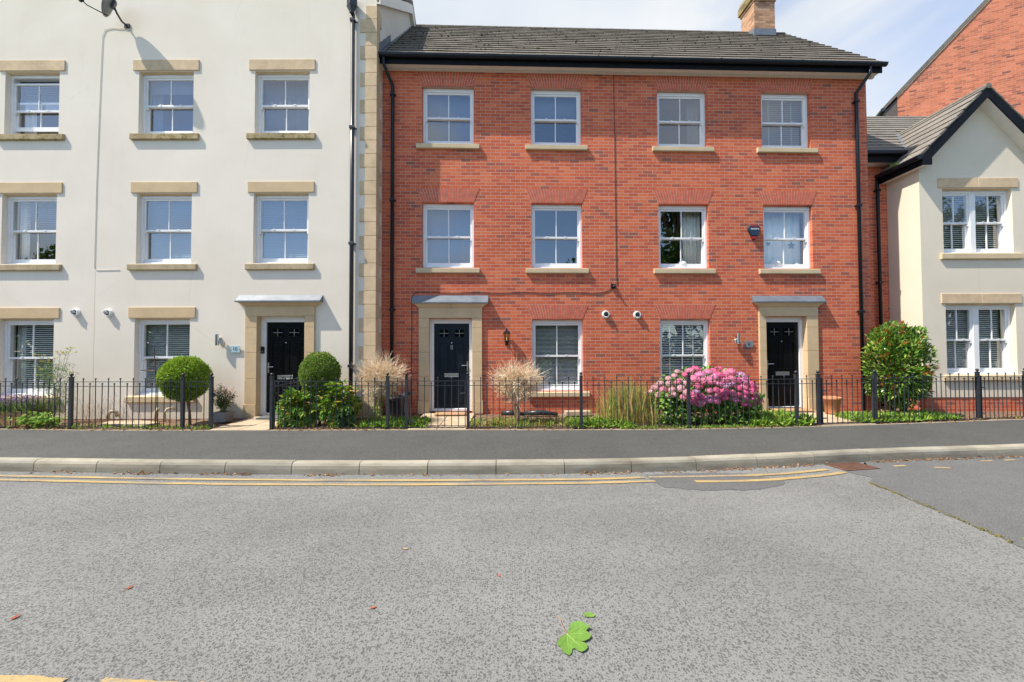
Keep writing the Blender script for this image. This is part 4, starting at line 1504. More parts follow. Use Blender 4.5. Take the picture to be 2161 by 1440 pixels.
# ------------------------------------------------------------------ things fixed to the walls
def dish():
    t = thing('satellite_dish', 'grey satellite dish on a bracket high on the cream wall', 'satellite dish', (-8.30, CY, 8.70))
    o = Vector((-8.30, CY, 8.70))
    m = MB()
    m.box(-.05, .06, -.02, 0, -.05, .04)
    m.tube([(.0, -.01, 0), (.0, -.12, .0), (.03, -.26, .06), (.02, -.3, .14)], .019, 8)
    m.build('bracket', M_DARKPIPE, t)
    # reflector: shallow dish seen nearly edge-on, looking out to the left
    ax = Vector((-.78, -.52, .25)).normalized()
    c = Vector((-.005, -.34, .20))
    e1 = ax.cross(Vector((0, 0, 1))).normalized()
    e2 = e1.cross(ax).normalized()
    m = MB()
    n, rr = 28, 6
    vs, fs = [], []
    for layer in (0, 1):
        for i in range(rr + 1):
            r = i / rr
            for k in range(n):
                a = 2 * math.pi * k / n
                p = c + e1 * (.27 * r * math.cos(a)) + e2 * (.31 * r * math.sin(a)) + ax * (.055 * r * r - .0 - layer * .012)
                vs.append(p)
    for layer in (0, 1):
        for i in range(rr):
            for k in range(n):
                b = layer * (rr + 1) * n
                fs.append((b + i * n + k, b + i * n + (k + 1) % n, b + (i + 1) * n + (k + 1) % n, b + (i + 1) * n + k))
    for k in range(n):
        b = (rr + 1) * n
        fs.append((rr * n + k, rr * n + (k + 1) % n, b + rr * n + (k + 1) % n, b + rr * n + k))
    m.add(vs, fs)
    m.build('reflector', M_DISH, t, smooth=True)
    foot = c - e2 * .29 + ax * .03
    tipp = foot + ax * .36 + Vector((0, 0, .06))
    m = MB().tube([foot - ax * .05, foot, foot + ax * .27 + Vector((0, 0, .0)), tipp], .011, 8)
    m.build('feed_arm', M_BLACK, t)
    MB().tube([tipp + Vector((-.05, 0, .02)), tipp + Vector((.03, .02, -.02))], .028, 10).box(tipp.x - .02, tipp.x + .02, tipp.y - .02, tipp.y + .02, tipp.z - .06, tipp.z).build('receiver', M_BLACK, t)
    MB().obox(c - ax * .03, ax * .03, e1 * .05, e2 * .08).build('mount_plate', M_DARKPIPE, t)


dish()
cb = MB().tube([(-8.31, CY - .01, 8.66), (-8.45, CY - .009, 8.64), (-8.62, CY - .008, 8.655), (-8.76, CY - .008, 8.62), (-8.82, CY - .008, 8.48), (-8.83, CY - .008, 8.2), (-8.865, CY - .007, 6.5), (-8.885, CY - .007, 5.2), (-8.895, CY - .007, 3.45), (-8.86, CY - .007, 3.395), (-8.6, CY - .007, 3.40), (-8.36, CY - .007, 3.405)], .0045, 6).build('cable', M_CABLE)
tag(cb, 'thin grey aerial cable running down the cream wall from the satellite dish', 'cable')


def bpt(u, y, z):
    p = bw(u, y, z)
    return (p.x, p.y, p.z)


M_BLKCABLE = plain('black_cable', (0.02, 0.018, 0.018), 0.6)
tag(MB().tube([bpt(5.30, -.008, 7.99), bpt(5.312, -.008, 6.4), bpt(5.318, -.008, 4.5), bpt(5.325, -.008, 3.32), bpt(5.335, -.008, 3.24), bpt(5.335, -.008, 3.13)], .006, 6).build('cable', M_BLKCABLE), 'straight black cable running down the red brick wall from the eaves', 'cable')
pts = [bpt(.70, -.008, .4)] + [bpt(.70 + .004 * math.sin(k), -.008, .4 + k * .24) for k in range(1, 11)] + [bpt(.72, -.008, 2.90), bpt(.80, -.008, 2.965)]
pts += [bpt(.80 + k * .22, -.008, 2.955 + .012 * math.sin(k * 1.3)) for k in range(1, 19)] + [bpt(4.98, -.008, 2.96), bpt(5.13, -.008, 3.0), bpt(5.19, -.01, 3.07), bpt(5.2, -.01, 3.2)]
tag(MB().tube(pts, .006, 6).build('cable', M_BLKCABLE), 'black cable looping over the door canopy of number 8', 'cable')
t = thing('junction_box', 'small black box where the cables meet on the red brick wall', 'junction box', bpt(5.245, 0, 3.1), BA)
MB().box(-.05, .05, -.05, -.001, -.05, .05).build('casing', M_BLACK, t, bevel=.006)
MB().tube([(.0, -.05, .01), (.012, -.09, -.02)], .022, 10).build('cover', M_DARKPIPE, t)


def flue(label, loc, rz, cap_tilt):
    t = thing('flue_vent', label, 'vent', loc, rz, 'white boiler vents on the walls')
    t.scale = (1, .45, 1)
    MB().lathe([(.084, .0), (.088, .02), (.076, .03), (.072, .125), (.076, .135), (.06, .14), (.05, .11)], (0, 0, 0), 20, 'y').build('collar', M_WHITE, t, smooth=False)
    m = MB().lathe([(.047, .10), (.047, .118)], (0, 0, 0), 16, 'y')
    m.build('throat', M_DARK, t)
    n = MB()
    n.tube([(0, -.10, 0), (cap_tilt * .3, -.16, .015), (cap_tilt, -.19, .035)], .03, 12)
    n.box(-.055, .055, -.132, -.128, -.006, .006)
    n.build('terminal', M_DARKPIPE if cap_tilt == 0 else M_CABLE, t)
    return t


flue('white round vent with angled grey nozzle beside the far left window', (-9.256, CY, 2.49), 0, -.05)
flue('white round vent with angled grey nozzle, closer to the ball tree window', (-8.56, CY, 2.478), 0, -.05)
flue('round white vent on red brick below the junction box', bpt(5.067, 0, 2.462), BA, 0)
flue('round white vent on red brick beside the arch of the blind-filled window', bpt(5.785, 0, 2.45), BA, 0)

# coach lantern
t = thing('wall_lantern', 'black coach lantern on the red brick beside the door of number 8', 'lantern', bpt(2.82, 0, 1.97), BA)
MB().box(-.035, .035, -.02, -.001, -.20, -.06).tube([(0, -.02, -.15), (0, -.07, -.19), (0, -.11, -.13)], .012, 8).build('bracket', M_BLACK, t)
MB().lathe([(.012, -.16), (.05, -.13), (.052, -.105), (.04, -.10)], (0, -.11, 0), 6).build('base', M_BLACK, t)
m = MB()
for k in range(6):
    a = k * math.pi / 3
    m.tube([(.043 * math.cos(a), -.11 + .043 * math.sin(a), -.10), (.068 * math.cos(a), -.11 + .068 * math.sin(a), .06)], .006, 5)
m.build('cage', M_BLACK, t)
MB().lathe([(.040, -.10), (.064, .06)], (0, -.11, 0), 6).build('lamp_glass', glass_mat('amber_lantern_glass', 1.6, (0.85, 0.7, 0.42), .5), t)
MB().lathe([(.086, .058), (.088, .068), (.05, .115), (.02, .13), (.014, .15), (.018, .165), (.004, .185)], (0, -.11, 0), 6).build('roof_cap', M_BLACK, t)
MB().lathe([(.015, -.1), (.016, -.03), (.012, .0)], (0, -.11, 0), 8).build('bulb', M_WHITE, t)


def tube_light(label, loc, rz, flip):
    t = thing('wall_light', label, 'wall light', loc, rz)
    MB().box(-.03, .03, -.03, -.001, -.05, .05).tube([(0, -.02, 0), (0, -.075, 0)], .012, 8).build('bracket', M_CHROME, t)
    MB().lathe([(.034, -.12), (.036, -.115), (.036, .115), (.034, .12)], (0, -.09, 0), 16).build('lamp_tube', M_CHROME, t)
    MB().lathe([(.026, -.06), (.032, -.05), (.032, .02), (.026, .03)], (flip * .085, -.06, -.04), 14).build('sensor', M_CABLE if flip > 0 else M_CHROME, t)
    return t


tube_light('brushed steel up-and-down light on the cream wall left of the number 10 plaque', (-6.20, CY, 1.90), 0, 1)
tube_light('brushed steel up-and-down light on red brick left of the number 6 plaque', bpt(8.078, 0, 1.90), BA, -.55)
for txt, lab, loc, rz, mt, w, h in (('10', 'pale blue glass house number plaque on the cream wall, reading 10', (-5.86, CY, 1.70), 0, plain('pale_blue_glass', (0.42, 0.56, 0.60), 0.1), .105, .072),
                                    ('6', 'slate grey house number plaque on red brick, reading 6', bpt(8.355, 0, 1.775), BA, plain('slate_plaque', (0.20, 0.225, 0.245), 0.35), .10, .072)):
    t = thing('number_plaque', lab, 'house number', loc, rz)
    MB().box(-w, w, -.03, -.022, -h, h).build('plate', mt, t, bevel=.003)
    me = text_mesh(txt, .105, .001, 'number')
    link('number', me, plain('plaque_ink_' + txt, (0.03, 0.04, 0.05), 0.5), t, loc=(0, -.032, .0))
    for sx in (-w + .014, w - .014):
        MB().lathe([(.007, .0), (.007, .033), (.004, .036)], (sx, 0, 0), 8, 'y').build('stud', M_CHROME, t)
t = thing('doorbell', 'black video doorbell on the white frame of the number 10 door', 'doorbell', (-5.355, CY + .115, 1.68))
MB().box(-.038, .038, -.028, -.001, -.075, .075).build('casing', M_BLACK, t, bevel=.012)
MB().lathe([(.013, .026), (.013, .031), (.009, .033)], (0, 0, -.03), 12, 'y').build('button', M_CHROME, t)
MB().lathe([(.012, .026), (.010, .032)], (0, 0, .042), 12, 'y').build('lens', M_DARK, t)
# alarm box
t = thing('alarm_box', 'dark blue shield-shaped alarm box lettered secure, beside the upper curtained window', 'alarm box', bpt(8.515, 0, 4.36), BA)
shp = [(-.095, .145), (.095, .145), (.14, .10), (.145, .04), (.07, -.105), (-.07, -.105), (-.145, .04), (-.14, .10)]
MB().prism(shp, -.075, -.001).build('casing', plain('navy_alarm', (0.012, 0.035, 0.065), 0.3), t, bevel=.02)
MB().prism([(-.07, -.108), (.07, -.108), (.045, -.175), (-.045, -.175)], -.068, -.004).build('strobe', plain('red_strobe', (0.30, 0.012, 0.02), 0.2), t, bevel=.012)
MB().box(-.088, .088, -.0785, -.0765, .098, .128).build('red_band', plain('red_band_paint', (0.22, 0.012, 0.03), 0.4), t)
link('lettering', text_mesh('secure', .075, .001), plain('white_lettering', (0.8, 0.8, 0.8), 0.4), t, loc=(0, -.079, .062))

# ornaments on the window board of the curtained window, seen through the glass
ORN = plain('dark_metal_ornament', (0.09, 0.10, 0.095), 0.6)
PORC = plain('white_porcelain', (0.72, 0.72, 0.70), 0.2)
star = [(.10 * (1 if k % 2 == 0 else .42) * math.sin(k * math.pi / 5), .10 * (1 if k % 2 == 0 else .42) * math.cos(k * math.pi / 5)) for k in range(10)]
t = thing('star_ornament', 'grey metal star hanging inside the curtained window', 'ornament', bpt(9.60, .25, 4.12), BA)
MB().prism(star, -.006, .006).build('star', ORN, t)
MB().tube([(0, 0, .1), (0, 0, .5)], .002, 4).build('cord', ORN, t)
hp = [(.05 * (16 * math.sin(a) ** 3) / 16, .05 * (13 * math.cos(a) - 5 * math.cos(2 * a) - 2 * math.cos(3 * a) - math.cos(4 * a)) / 16) for a in [2 * math.pi * k / 28 for k in range(28)]]
t = thing('heart_ornament', 'small grey heart hanging inside the curtained window', 'ornament', bpt(9.04, .25, 4.16), BA)
MB().prism(hp, -.005, .005).build('heart', ORN, t)
MB().tube([(0, 0, .04), (0, 0, .5)], .002, 4).tube([(-.015, 0, -.05), (-.017, 0, -.2)], .0015, 4).build('cord', ORN, t)
for lab, u, y, s_ in (('white onion-shaped vase on the sill of the curtained window', 9.19, .24, 1.0), ('small white round jar on the sill of the curtained window, below the star', 9.71, .24, .62), ('white onion-shaped vase behind the glass of the half-curtained window', 6.95, .24, .9)):
    v = MB().lathe([(.05, 0), (.115, .04), (.13, .09), (.10, .145), (.045, .185), (.02, .205), (.028, .235), (.02, .24)], n=20).build('vase', PORC, smooth=True)
    v.location = bpt(u, y, 3.58)
    v.scale = (s_, s_, s_)
    tag(v, lab, 'vase')
for u0, u1 in ((8.82, 9.87), (6.37, 7.42)):
    MB().box(u0, u1, .19, .34, 3.53, 3.575).build('window_board', M_WHITE, brick)

# ------------------------------------------------------------------ odds and ends on the ground
t = thing('drain_grate', 'rusty iron drain grate in the gutter at the end of the yellow lines', 'drain', (4.76, 5.69, 0), R(10))
m = frame_mb(MB(), -.27, .27, -.16, .16, 0, 1, .03, .03, .028, .028)
fr_ = MB()
fr_.box(-.27, -.24, -.16, .16, -.02, .015).box(.24, .27, -.16, .16, -.02, .015).box(-.24, .24, -.16, -.132, -.02, .015).box(-.24, .24, .132, .16, -.02, .015)
fr_.build('rim', M_DRAIN, t, bevel=.002)
m = MB()
for k in range(11):
    x = -.225 + k * .045
    m.obox((x, 0, .004), (.010, .006, 0), (-.02, .131, 0), (0, 0, .010))
m.build('bars', M_DRAIN, t)
MB().box(-.25, .25, -.145, .145, -.03, .0055).build('slot_shade', M_DARK, t)  # near-black plate just under the bars, colouring in the shade of the slots
for lab, loc, rz, w, d, mt in (('brown coir doormat lying before the navy blue door', (-1.33, 8.70, .288), BA, .33, .13, M_MAT), ('brown coir doormat lying before the rightmost black door', (6.28, 9.05, .288), BA, .42, .14, M_MAT), ('dark grey doormat at the black door of number 10', (-4.86, 8.36, .282), 0, .36, .14, M_GREYMAT)):
    o = MB().slab([(-w, -d), (w, -d), (w, d), (-w, d)], 0, .022).build('doormat', mt, bevel=.006)
    o.location = loc
    o.rotation_euler = (R(3), 0, rz)
    tag(o, lab, 'doormat')
t = thing('terracotta_pot', 'terracotta pot upside up against the red brick by the right-hand gate', 'plant pot', (6.92, 8.75, .26))
MB().lathe([(.12, 0), (.125, .02), (.155, .30), (.18, .305), (.185, .36), (.17, .365), (.15, .31), (.11, .06)], n=24).build('pot', M_TERRA, t, smooth=True)
t = thing('meter_box', 'small grey utility box on the wall by the gate of number 8', 'utility box', bpt(.545, 0, .3), BA)
MB().box(-.05, .05, -.11, -.001, .22, .42).build('casing', M_CABLE, t, bevel=.008)
MB().tube([(0, -.05, .22), (0, -.05, .0)], .03, 10).build('conduit', M_CABLE, t)
MB().box(-.045, .045, -.10, -.02, .0, .15).build('lower_box', plain('pale_grey_plastic', (0.55, 0.57, 0.58), 0.5), t, bevel=.008)
t = thing('dark_bin', 'dark plastic tub standing behind the dry bush', 'tub', (-2.48, 8.62, .23))
MB().lathe([(.15, 0), (.16, .03), (.19, .42), (.2, .43), (.19, .45), (.175, .42)], n=18).build('tub', M_DARKPIPE, t, smooth=True)
for lab, pts, r in (('thick cream pipe stub rising by the cream wall under the window', [(-7.36, 8.36, .2), (-7.36, 8.36, .42), (-7.35, 8.40, .48)], .034),
                    ('thin hooked cream pipe by the cream wall under the window', [(-7.15, 8.33, .2), (-7.16, 8.33, .40), (-7.14, 8.36, .47), (-7.07, 8.42, .49), (-7.05, 8.45, .44)], .020),
                    ('short hooked cream pipe near the left garden post', [(-8.35, 8.35, .2), (-8.35, 8.35, .36), (-8.32, 8.38, .42), (-8.26, 8.44, .40), (-8.25, 8.45, .3)], .034)):
    tag(MB().tube(pts, r, 12).build('pipe', M_BUFFPIPE, smooth=True), lab, 'pipe')
t = thing('garden_stake', 'rusty iron stake with a cross bar in the left garden', 'stake', (-6.86, 7.78, .2))
MB().tube([(.04, -.05, 0), (0, 0, .8), (-.07, .02, 1.52)], .010, 6).build('stake', M_RUST, t)
MB().tube([(-.30, 0, 1.10), (-.01, -.01, 1.085)], .011, 6).build('cross_bar', M_RUST, t)
for lab, x, y, rz in (('buff paving slab lying flat in the left bed', -7.75, 8.0, .3), ('pinkish paving slab on the bark behind the railing', -7.25, 7.92, -.25)):
    o = MB().slab([(-.3, -.13), (.28, -.17), (.3, .12), (-.26, .15)], 0, .05).build('paving_slab', M_SLAB, bevel=.006)
    o.location, o.rotation_euler = (x, y, .215), (R(5), 0, rz)
    tag(o, lab, 'paving slab')
for lab, x, w in (('black rubber edging roll lying under the left part of the brick window', .02, .26), ('longer black rubber roll lying under the ground-floor brick window', .62, .36)):
    tag(MB().tube([(x - w, 8.72, .30), (x, 8.70, .315), (x + w, 8.74, .27)], [.05, .06, .035], 10).build('edging_roll', M_DARKPIPE, smooth=True), lab, 'garden edging')
o = MB().box(-.28, .28, -.1, .1, 0, .1).build('concrete_block', M_SLAB, bevel=.012)
o.location, o.rotation_euler = (1.42, 8.78, .24), (0, 0, .1)
tag(o, 'pale stone block at the wall foot below the brick window', 'block')

# ------------------------------------------------------------------ plants
def unit(v):
    return v / np.maximum(1e-9, np.linalg.norm(v, axis=1, keepdims=True))


def leaves(P, D, N, L, W, fold=.25, droop=.12):
    """one small folded leaf (two triangles) at each P pointing along D"""
    n = len(P)
    D = unit(D)
    N = unit(N - D * (N * D).sum(1, keepdims=True))
    Sd = np.cross(D, N)
    L = np.broadcast_to(np.asarray(L, float).reshape(-1, 1), (n, 1))
    W = np.broadcast_to(np.asarray(W, float).reshape(-1, 1), (n, 1))
    mid = P + D * L * .45
    v = np.empty((n, 4, 3))
    v[:, 0] = P
    v[:, 1] = mid + Sd * W * .5 + N * W * fold
    v[:, 2] = P + D * L - N * L * droop
    v[:, 3] = mid - Sd * W * .5 + N * W * fold
    b = np.arange(n)[:, None] * 4
    f = np.concatenate([b + np.array([[0, 1, 2]]), b + np.array([[0, 2, 3]])])
    return v.reshape(-1, 3), f


def leaf_obj(name, batches, mt, parent):
    V, Fc, off = [], [], 0
    for v, f in batches:
        V.append(v)
        Fc.append(f + off)
        off += len(v)
    V, Fc = np.concatenate(V), np.concatenate(Fc)
    me = bpy.data.meshes.new(name)
    me.from_pydata(V.tolist(), [], Fc.tolist())
    return link(name, me, mt, parent)


def rdir(n):
    return unit(rng.normal(size=(n, 3)))


def ball_leaves(n, c, rad, size, shell=.16, jit=.5, flat=None):
    d = rdir(n)
    ph = np.sin(d[:, 0:1] * 5 + 1) * np.sin(d[:, 1:2] * 6 + 2) * np.sin(d[:, 2:3] * 5)
    r = (1 - shell * rng.random((n, 1)) ** 1.6) * (1 + .05 * ph) + rng.normal(size=(n, 1)) * .012
    P = np.asarray(c) + d * r * np.asarray(rad)
    N = unit(d / np.asarray(rad)) + rng.normal(size=(n, 3)) * jit
    D = np.cross(N, rng.normal(size=(n, 3))) + d * .9 + np.array([0, 0, .35])
    s = size * rng.uniform(.6, 1.35, n)
    return leaves(P, D, N, s, s * .5)


G_BOX = leaf_mat('clipped_leaf', [(0, (0.132, 0.207, 0.022)), (0.5, (0.265, 0.395, 0.041)), (1, (0.441, 0.582, 0.065))], .5, .25)
G_BOX2 = leaf_mat('clipped_leaf_dark', [(0, (0.086, 0.152, 0.025)), (0.5, (0.171, 0.285, 0.044)), (0.92, (0.294, 0.399, 0.073)), (1, (0.589, 0.417, 0.184))], .5, .25)
G_SHRUB = leaf_mat('broad_leaf', [(0, (0.055, 0.140, 0.025)), (0.45, (0.147, 0.312, 0.039)), (0.72, (0.312, 0.476, 0.054)), (0.88, (0.624, 0.558, 0.077)), (0.95, (0.648, 0.361, 0.062)), (1, (0.648, 0.246, 0.077))], .5, .35)
G_PHOT = leaf_mat('glossy_leaf', [(0, (0.050, 0.113, 0.019)), (0.5, (0.119, 0.244, 0.032)), (0.85, (0.238, 0.382, 0.056)), (1, (0.435, 0.470, 0.095))], .28, .2)
G_TIP = leaf_mat('red_young_leaf', [(0, (0.308, 0.081, 0.024)), (0.5, (0.532, 0.176, 0.036)), (1, (0.476, 0.324, 0.072))], .35, .35)
G_HYD = leaf_mat('hydrangea_leaf', [(0, (0.054, 0.136, 0.021)), (0.5, (0.126, 0.272, 0.038)), (1, (0.288, 0.459, 0.075))], .45, .3)
G_WEED = leaf_mat('weed_leaf', [(0, (0.107, 0.225, 0.027)), (0.5, (0.214, 0.394, 0.047)), (0.85, (0.367, 0.507, 0.080)), (1, (0.551, 0.465, 0.160))], .5, .35)
G_DRYGRASS = leaf_mat('dry_grass', [(0, (0.243, 0.350, 0.077)), (0.35, (0.410, 0.474, 0.123)), (0.7, (0.546, 0.332, 0.139)), (1, (0.638, 0.437, 0.216))], .6, .3)
G_TREE = leaf_mat('tree_leaf', [(0, (0.018, 0.045, 0.01)), (0.5, (0.045, 0.10, 0.018)), (1, (0.09, 0.16, 0.03))], .5, .3)
M_TWIG = leaf_mat('dry_twig', [(0, (0.605, 0.414, 0.244)), (0.5, (0.874, 0.646, 0.438)), (1, (0.900, 0.894, 0.680))], .8, .1)
M_STEM = plain('green_stem', (0.10, 0.12, 0.04), 0.7, 0, 0.3)

# clipped trees
t = thing('clipped_ball_tree', 'bright green clipped ball tree on a thin bare stem', 'topiary', (-6.40, 7.97, .22))
leaf_obj('crown', [ball_leaves(15000, (-.06, 0, .90), (.415, .40, .43), .034, .13, .45), ball_leaves(5000, (-.06, 0, .90), (.35, .34, .36), .05, .5, .9), ball_leaves(700, (-.06, 0, .90), (.425, .41, .44), .042, .06, 1.2)], G_BOX, t)
MB().tube([(.05, 0, -.03), (.03, .01, .25), (-.01, .0, .5), (-.05, 0, .8)], [.030, .024, .022, .018], 8).build('trunk', M_BARK, t, smooth=True)
t = thing('clipped_dome_tree', 'darker green clipped dome tree beside the black door of number 10', 'topiary', (-3.82, 8.02, .22))
leaf_obj('crown', [ball_leaves(13000, (0, 0, .98), (.365, .35, .42), .034, .14, .5), ball_leaves(4000, (0, 0, .95), (.34, .33, .40), .05, .5, .9), ball_leaves(700, (0, 0, .98), (.375, .36, .435), .042, .06, 1.2), ball_leaves(2500, (0.02, .0, .62), (.33, .30, .22), .04, .4, .7)], G_BOX2, t)
MB().tube([(0, 0, -.03), (.01, 0, .4), (0, 0, .8)], [.03, .025, .02], 8).build('trunk', M_BARK, t, smooth=True)


def twig_bush(label, loc, h0, c, rad, n, seed, ivy):
    r_ = random.Random(seed)
    t = thing('dry_bush', label, 'bush', loc)
    tr = MB()
    top = Vector((.0, 0, h0))
    tr.tube([(.0, 0, -.03), (.03, .01, h0 * .5), top], [.045, .038, .03], 8)
    tr.tube([(.01, 0, -.03), (-.03, .02, h0 * .6), (-.05, .0, h0 + .1)], [.03, .022, .016], 6)
    tr.build('trunk', plain('dry_bark_%d' % seed, (0.40, 0.28, 0.16), 0.9, 0, 0.3, 15), t, smooth=True)
    m = MB()
    for i in range(n):
        d = Vector((r_.gauss(0, 1), r_.gauss(0, .8), r_.gauss(.12, .8))).normalized()
        end = Vector(c) + Vector((d.x * rad[0], d.y * rad[1], d.z * rad[2])) * (r_.random() ** .35) * r_.uniform(.85, 1.12)
        st = top.lerp(Vector(c), r_.uniform(.1, 1.0) ** .7) + Vector((r_.gauss(0, .13), r_.gauss(0, .12), r_.gauss(0, .09)))
        mid = st.lerp(end, .55) + Vector((r_.gauss(0, .05), r_.gauss(0, .05), r_.gauss(.0, .05)))
        tip = end + (end - mid) * .3 + Vector((r_.gauss(0, .04), r_.gauss(0, .03), r_.gauss(.01, .04)))
        m.tube([st, mid, end, tip], [.0042, .0032, .0022, .0011], 3)
        if i % 2 == 0:
            e2 = mid.lerp(end, .5) + Vector((r_.gauss(0, .1), r_.gauss(0, .1), r_.gauss(.06, .07)))
            m.tube([mid, mid.lerp(e2, .6) + Vector((0, 0, .01)), e2], [.0032, .0024, .0012], 3)
    me = bpy.data.meshes.new('twigs')
    me.from_pydata(m.v, [], m.f)
    link('twigs', me, M_TWIG, t)
    if ivy:
        P = rng.normal(size=(160, 3)) * np.array([.06, .05, .2]) + np.array([0, -.03, h0 * .9])
        leaf_obj('ivy', [leaves(P, rdir(160), rdir(160) + np.array([0, -1, .5]), .045, .035)], G_WEED, t)
    return t


twig_bush('dry leafless bush of pale twigs against the stone quoins', (-2.62, 7.93, .22), .48, (.05, 0, .92), (.50, .44, .46), 1000, 3, True)
twig_bush('dry leafless bush of pale twigs in front of the ground-floor brick window', (.09, 7.95, .22), .38, (0, 0, .84), (.54, .44, .42), 900, 5, False)

# potted flowering shrub
t = thing('potted_shrub', 'small pink-flowered shrub in a square grey planter', 'potted plant', (-5.86, 8.2, .235))
m = MB()
for z0_, z1_, a, b in ((0, .2, .11, .145),):
    m.add([(-a, -a, z0_), (a, -a, z0_), (a, a, z0_), (-a, a, z0_), (-b, -b, z1_), (b, -b, z1_), (b, b, z1_), (-b, b, z1_), (-b + .02, -b + .02, z1_), (b - .02, -b + .02, z1_), (b - .02, b - .02, z1_), (-b + .02, b - .02, z1_), (-b + .02, -b + .02, z1_ - .03), (b - .02, -b + .02, z1_ - .03), (b - .02, b - .02, z1_ - .03), (-b + .02, b - .02, z1_ - .03)],
          [(0, 3, 2, 1), (0, 1, 5, 4), (1, 2, 6, 5), (2, 3, 7, 6), (3, 0, 4, 7), (4, 5, 9, 8), (5, 6, 10, 9), (6, 7, 11, 10), (7, 4, 8, 11), (8, 9, 13, 12), (9, 10, 14, 13), (10, 11, 15, 14), (11, 8, 12, 15), (12, 13, 14, 15)])
m.build('planter', M_PLANTER, t, bevel=.006)
m = MB()
ends = []
for i in range(26):
    a = random.uniform(0, 6.28)
    r = random.uniform(.05, .25)
    e = Vector((r * math.cos(a), r * math.sin(a) * .8, random.uniform(.42, .80) - r * .5))
    m.tube([(random.uniform(-.04, .04), random.uniform(-.04, .04), .17), e * .55 + Vector((0, 0, .1)), e], [.004, .003, .002], 4)
    ends.append(e)
m.build('stems', M_STEM, t)
P, Q = [], []
for e in ends:
    for k in range(34):
        f = random.uniform(.3, 1)
        P.append(tuple(Vector((e.x * f, e.y * f, .17 + (e.z - .17) * f)) + Vector((random.gauss(0, .025), random.gauss(0, .025), random.gauss(0, .02)))))
    for k in range(16):
        Q.append(tuple(e + Vector((random.gauss(0, .03), random.gauss(0, .03), random.gauss(-.02, .05)))))
P, Q = np.array(P), np.array(Q)
leaf_obj('foliage', [leaves(P, rdir(len(P)) + np.array([0, 0, .5]), rdir(len(P)) + np.array([0, -.5, 1]), .042, .02)], leaf_mat('potted_leaf', [(0, (0.045, 0.112, 0.030)), (0.6, (0.120, 0.225, 0.060)), (1, (0.330, 0.210, 0.135))]), t)
leaf_obj('blossom', [leaves(Q, rdir(len(Q)), rdir(len(Q)) + np.array([0, -1, .6]), .026, .022)], leaf_mat('pink_blossom', [(0, (0.600, 0.264, 0.288)), (0.6, (0.744, 0.456, 0.456)), (1, (0.864, 0.672, 0.648))]), t)


def lobed_leaves(n, P, D, N, L):
    """broad leaves of five lobes fanning from the stalk"""
    out = []
    D = unit(D)
    N = unit(N - D * (N * D).sum(1, keepdims=True))
    Sd = np.cross(D, N)
    for k, (a, s) in enumerate(((0, 1), (.62, .85), (-.62, .85), (1.25, .6), (-1.25, .6))):
        dd = D * math.cos(a) + Sd * math.sin(a)
        out.append(leaves(P + N * .001 * k, dd, N, L * s, L * s * .5, .12, .2))
    return out


def leafy_shrub(label, loc, c, rad, n, size, seed):
    t = thing('leafy_shrub', label, 'shrub', loc)
    d = rdir(n)
    r = rng.random((n, 1)) ** .45
    P = np.asarray(c) + d * r * np.asarray(rad)
    N = d * .5 + np.array([0, -.55, .9]) + rng.normal(size=(n, 3)) * .35
    D = d + np.array([0, -.5, -.35]) + rng.normal(size=(n, 3)) * .4
    leaf_obj('foliage', lobed_leaves(n, P, D, N, size * rng.uniform(.6, 1.25, n)), G_SHRUB, t)
    m = MB()
    for i in range(9):
        e = Vector((random.gauss(c[0], rad[0] * .45), random.gauss(0, rad[1] * .4), c[2] + random.uniform(-.1, rad[2] * .7)))
        m.tube([(random.gauss(c[0], .06), random.gauss(0, .05), -.03), e * .5, e], [.012, .009, .005], 5)
    m.build('stems', M_BARK, t, smooth=True)
    return t


leafy_shrub('lower leafy green shrub behind the railing next to the open gate', (-4.12, 7.78, .22), (0, 0, .30), (.37, .20, .36), 250, .14, 1)
leafy_shrub('taller yellow-green leafy shrub with orange leaves under the dome tree', (-3.36, 7.78, .22), (0, 0, .40), (.44, .22, .44), 340, .14, 2)
t = thing('grey_leaf_plant', 'small grey-green jagged plant at the foot of the railing post', 'plant', (-3.18, 7.60, .21))
P = rng.normal(size=(90, 3)) * np.array([.09, .05, .06]) + np.array([0, 0, .14])
leaf_obj('foliage', lobed_leaves(90, P, P * np.array([3, 2, 0]) + np.array([0, -.2, .3]), rdir(90) + np.array([0, -.6, 1]), .075 * rng.uniform(.7, 1.2, 90)), leaf_mat('grey_green_leaf', [(0, (0.05, 0.11, 0.05)), (1, (0.17, 0.26, 0.12))]), t)

# hydrangea
t = thing('hydrangea', 'large hydrangea bush covered in pink and mauve flower heads', 'hydrangea', (3.80, 8.08, .22))
HC, HR = np.array([0, 0, .48]), np.array([1.06, .44, .58])
n = 3000
d = rdir(n)
d[:, 2] = np.abs(d[:, 2]) * 1.1 - .45
d = unit(d)
r = rng.random((n, 1)) ** .3
P = HC + d * r * HR
P[:, 2] = np.maximum(P[:, 2], .05)
leaf_obj('foliage', [leaves(P, d + np.array([0, -.3, -.25]) + rng.normal(size=(n, 3)) * .45, d + np.array([0, -.3, .8]) + rng.normal(size=(n, 3)) * .3, .11 * rng.uniform(.6, 1.2, n), .072 * rng.uniform(.7, 1.2, n), .12)], G_HYD, t)
n = 1100
P = np.stack([rng.uniform(-.98, .98, n), rng.uniform(-.44, -.1, n), rng.uniform(.04, .62, n)], 1)
leaf_obj('lower_foliage', [leaves(P, rng.normal(size=(n, 3)) * .6 + np.array([0, -.5, -.2]), rng.normal(size=(n, 3)) * .3 + np.array([0, -.5, .8]), .10 * rng.uniform(.6, 1.2, n), .066, .12)], G_HYD, t)
m = MB()
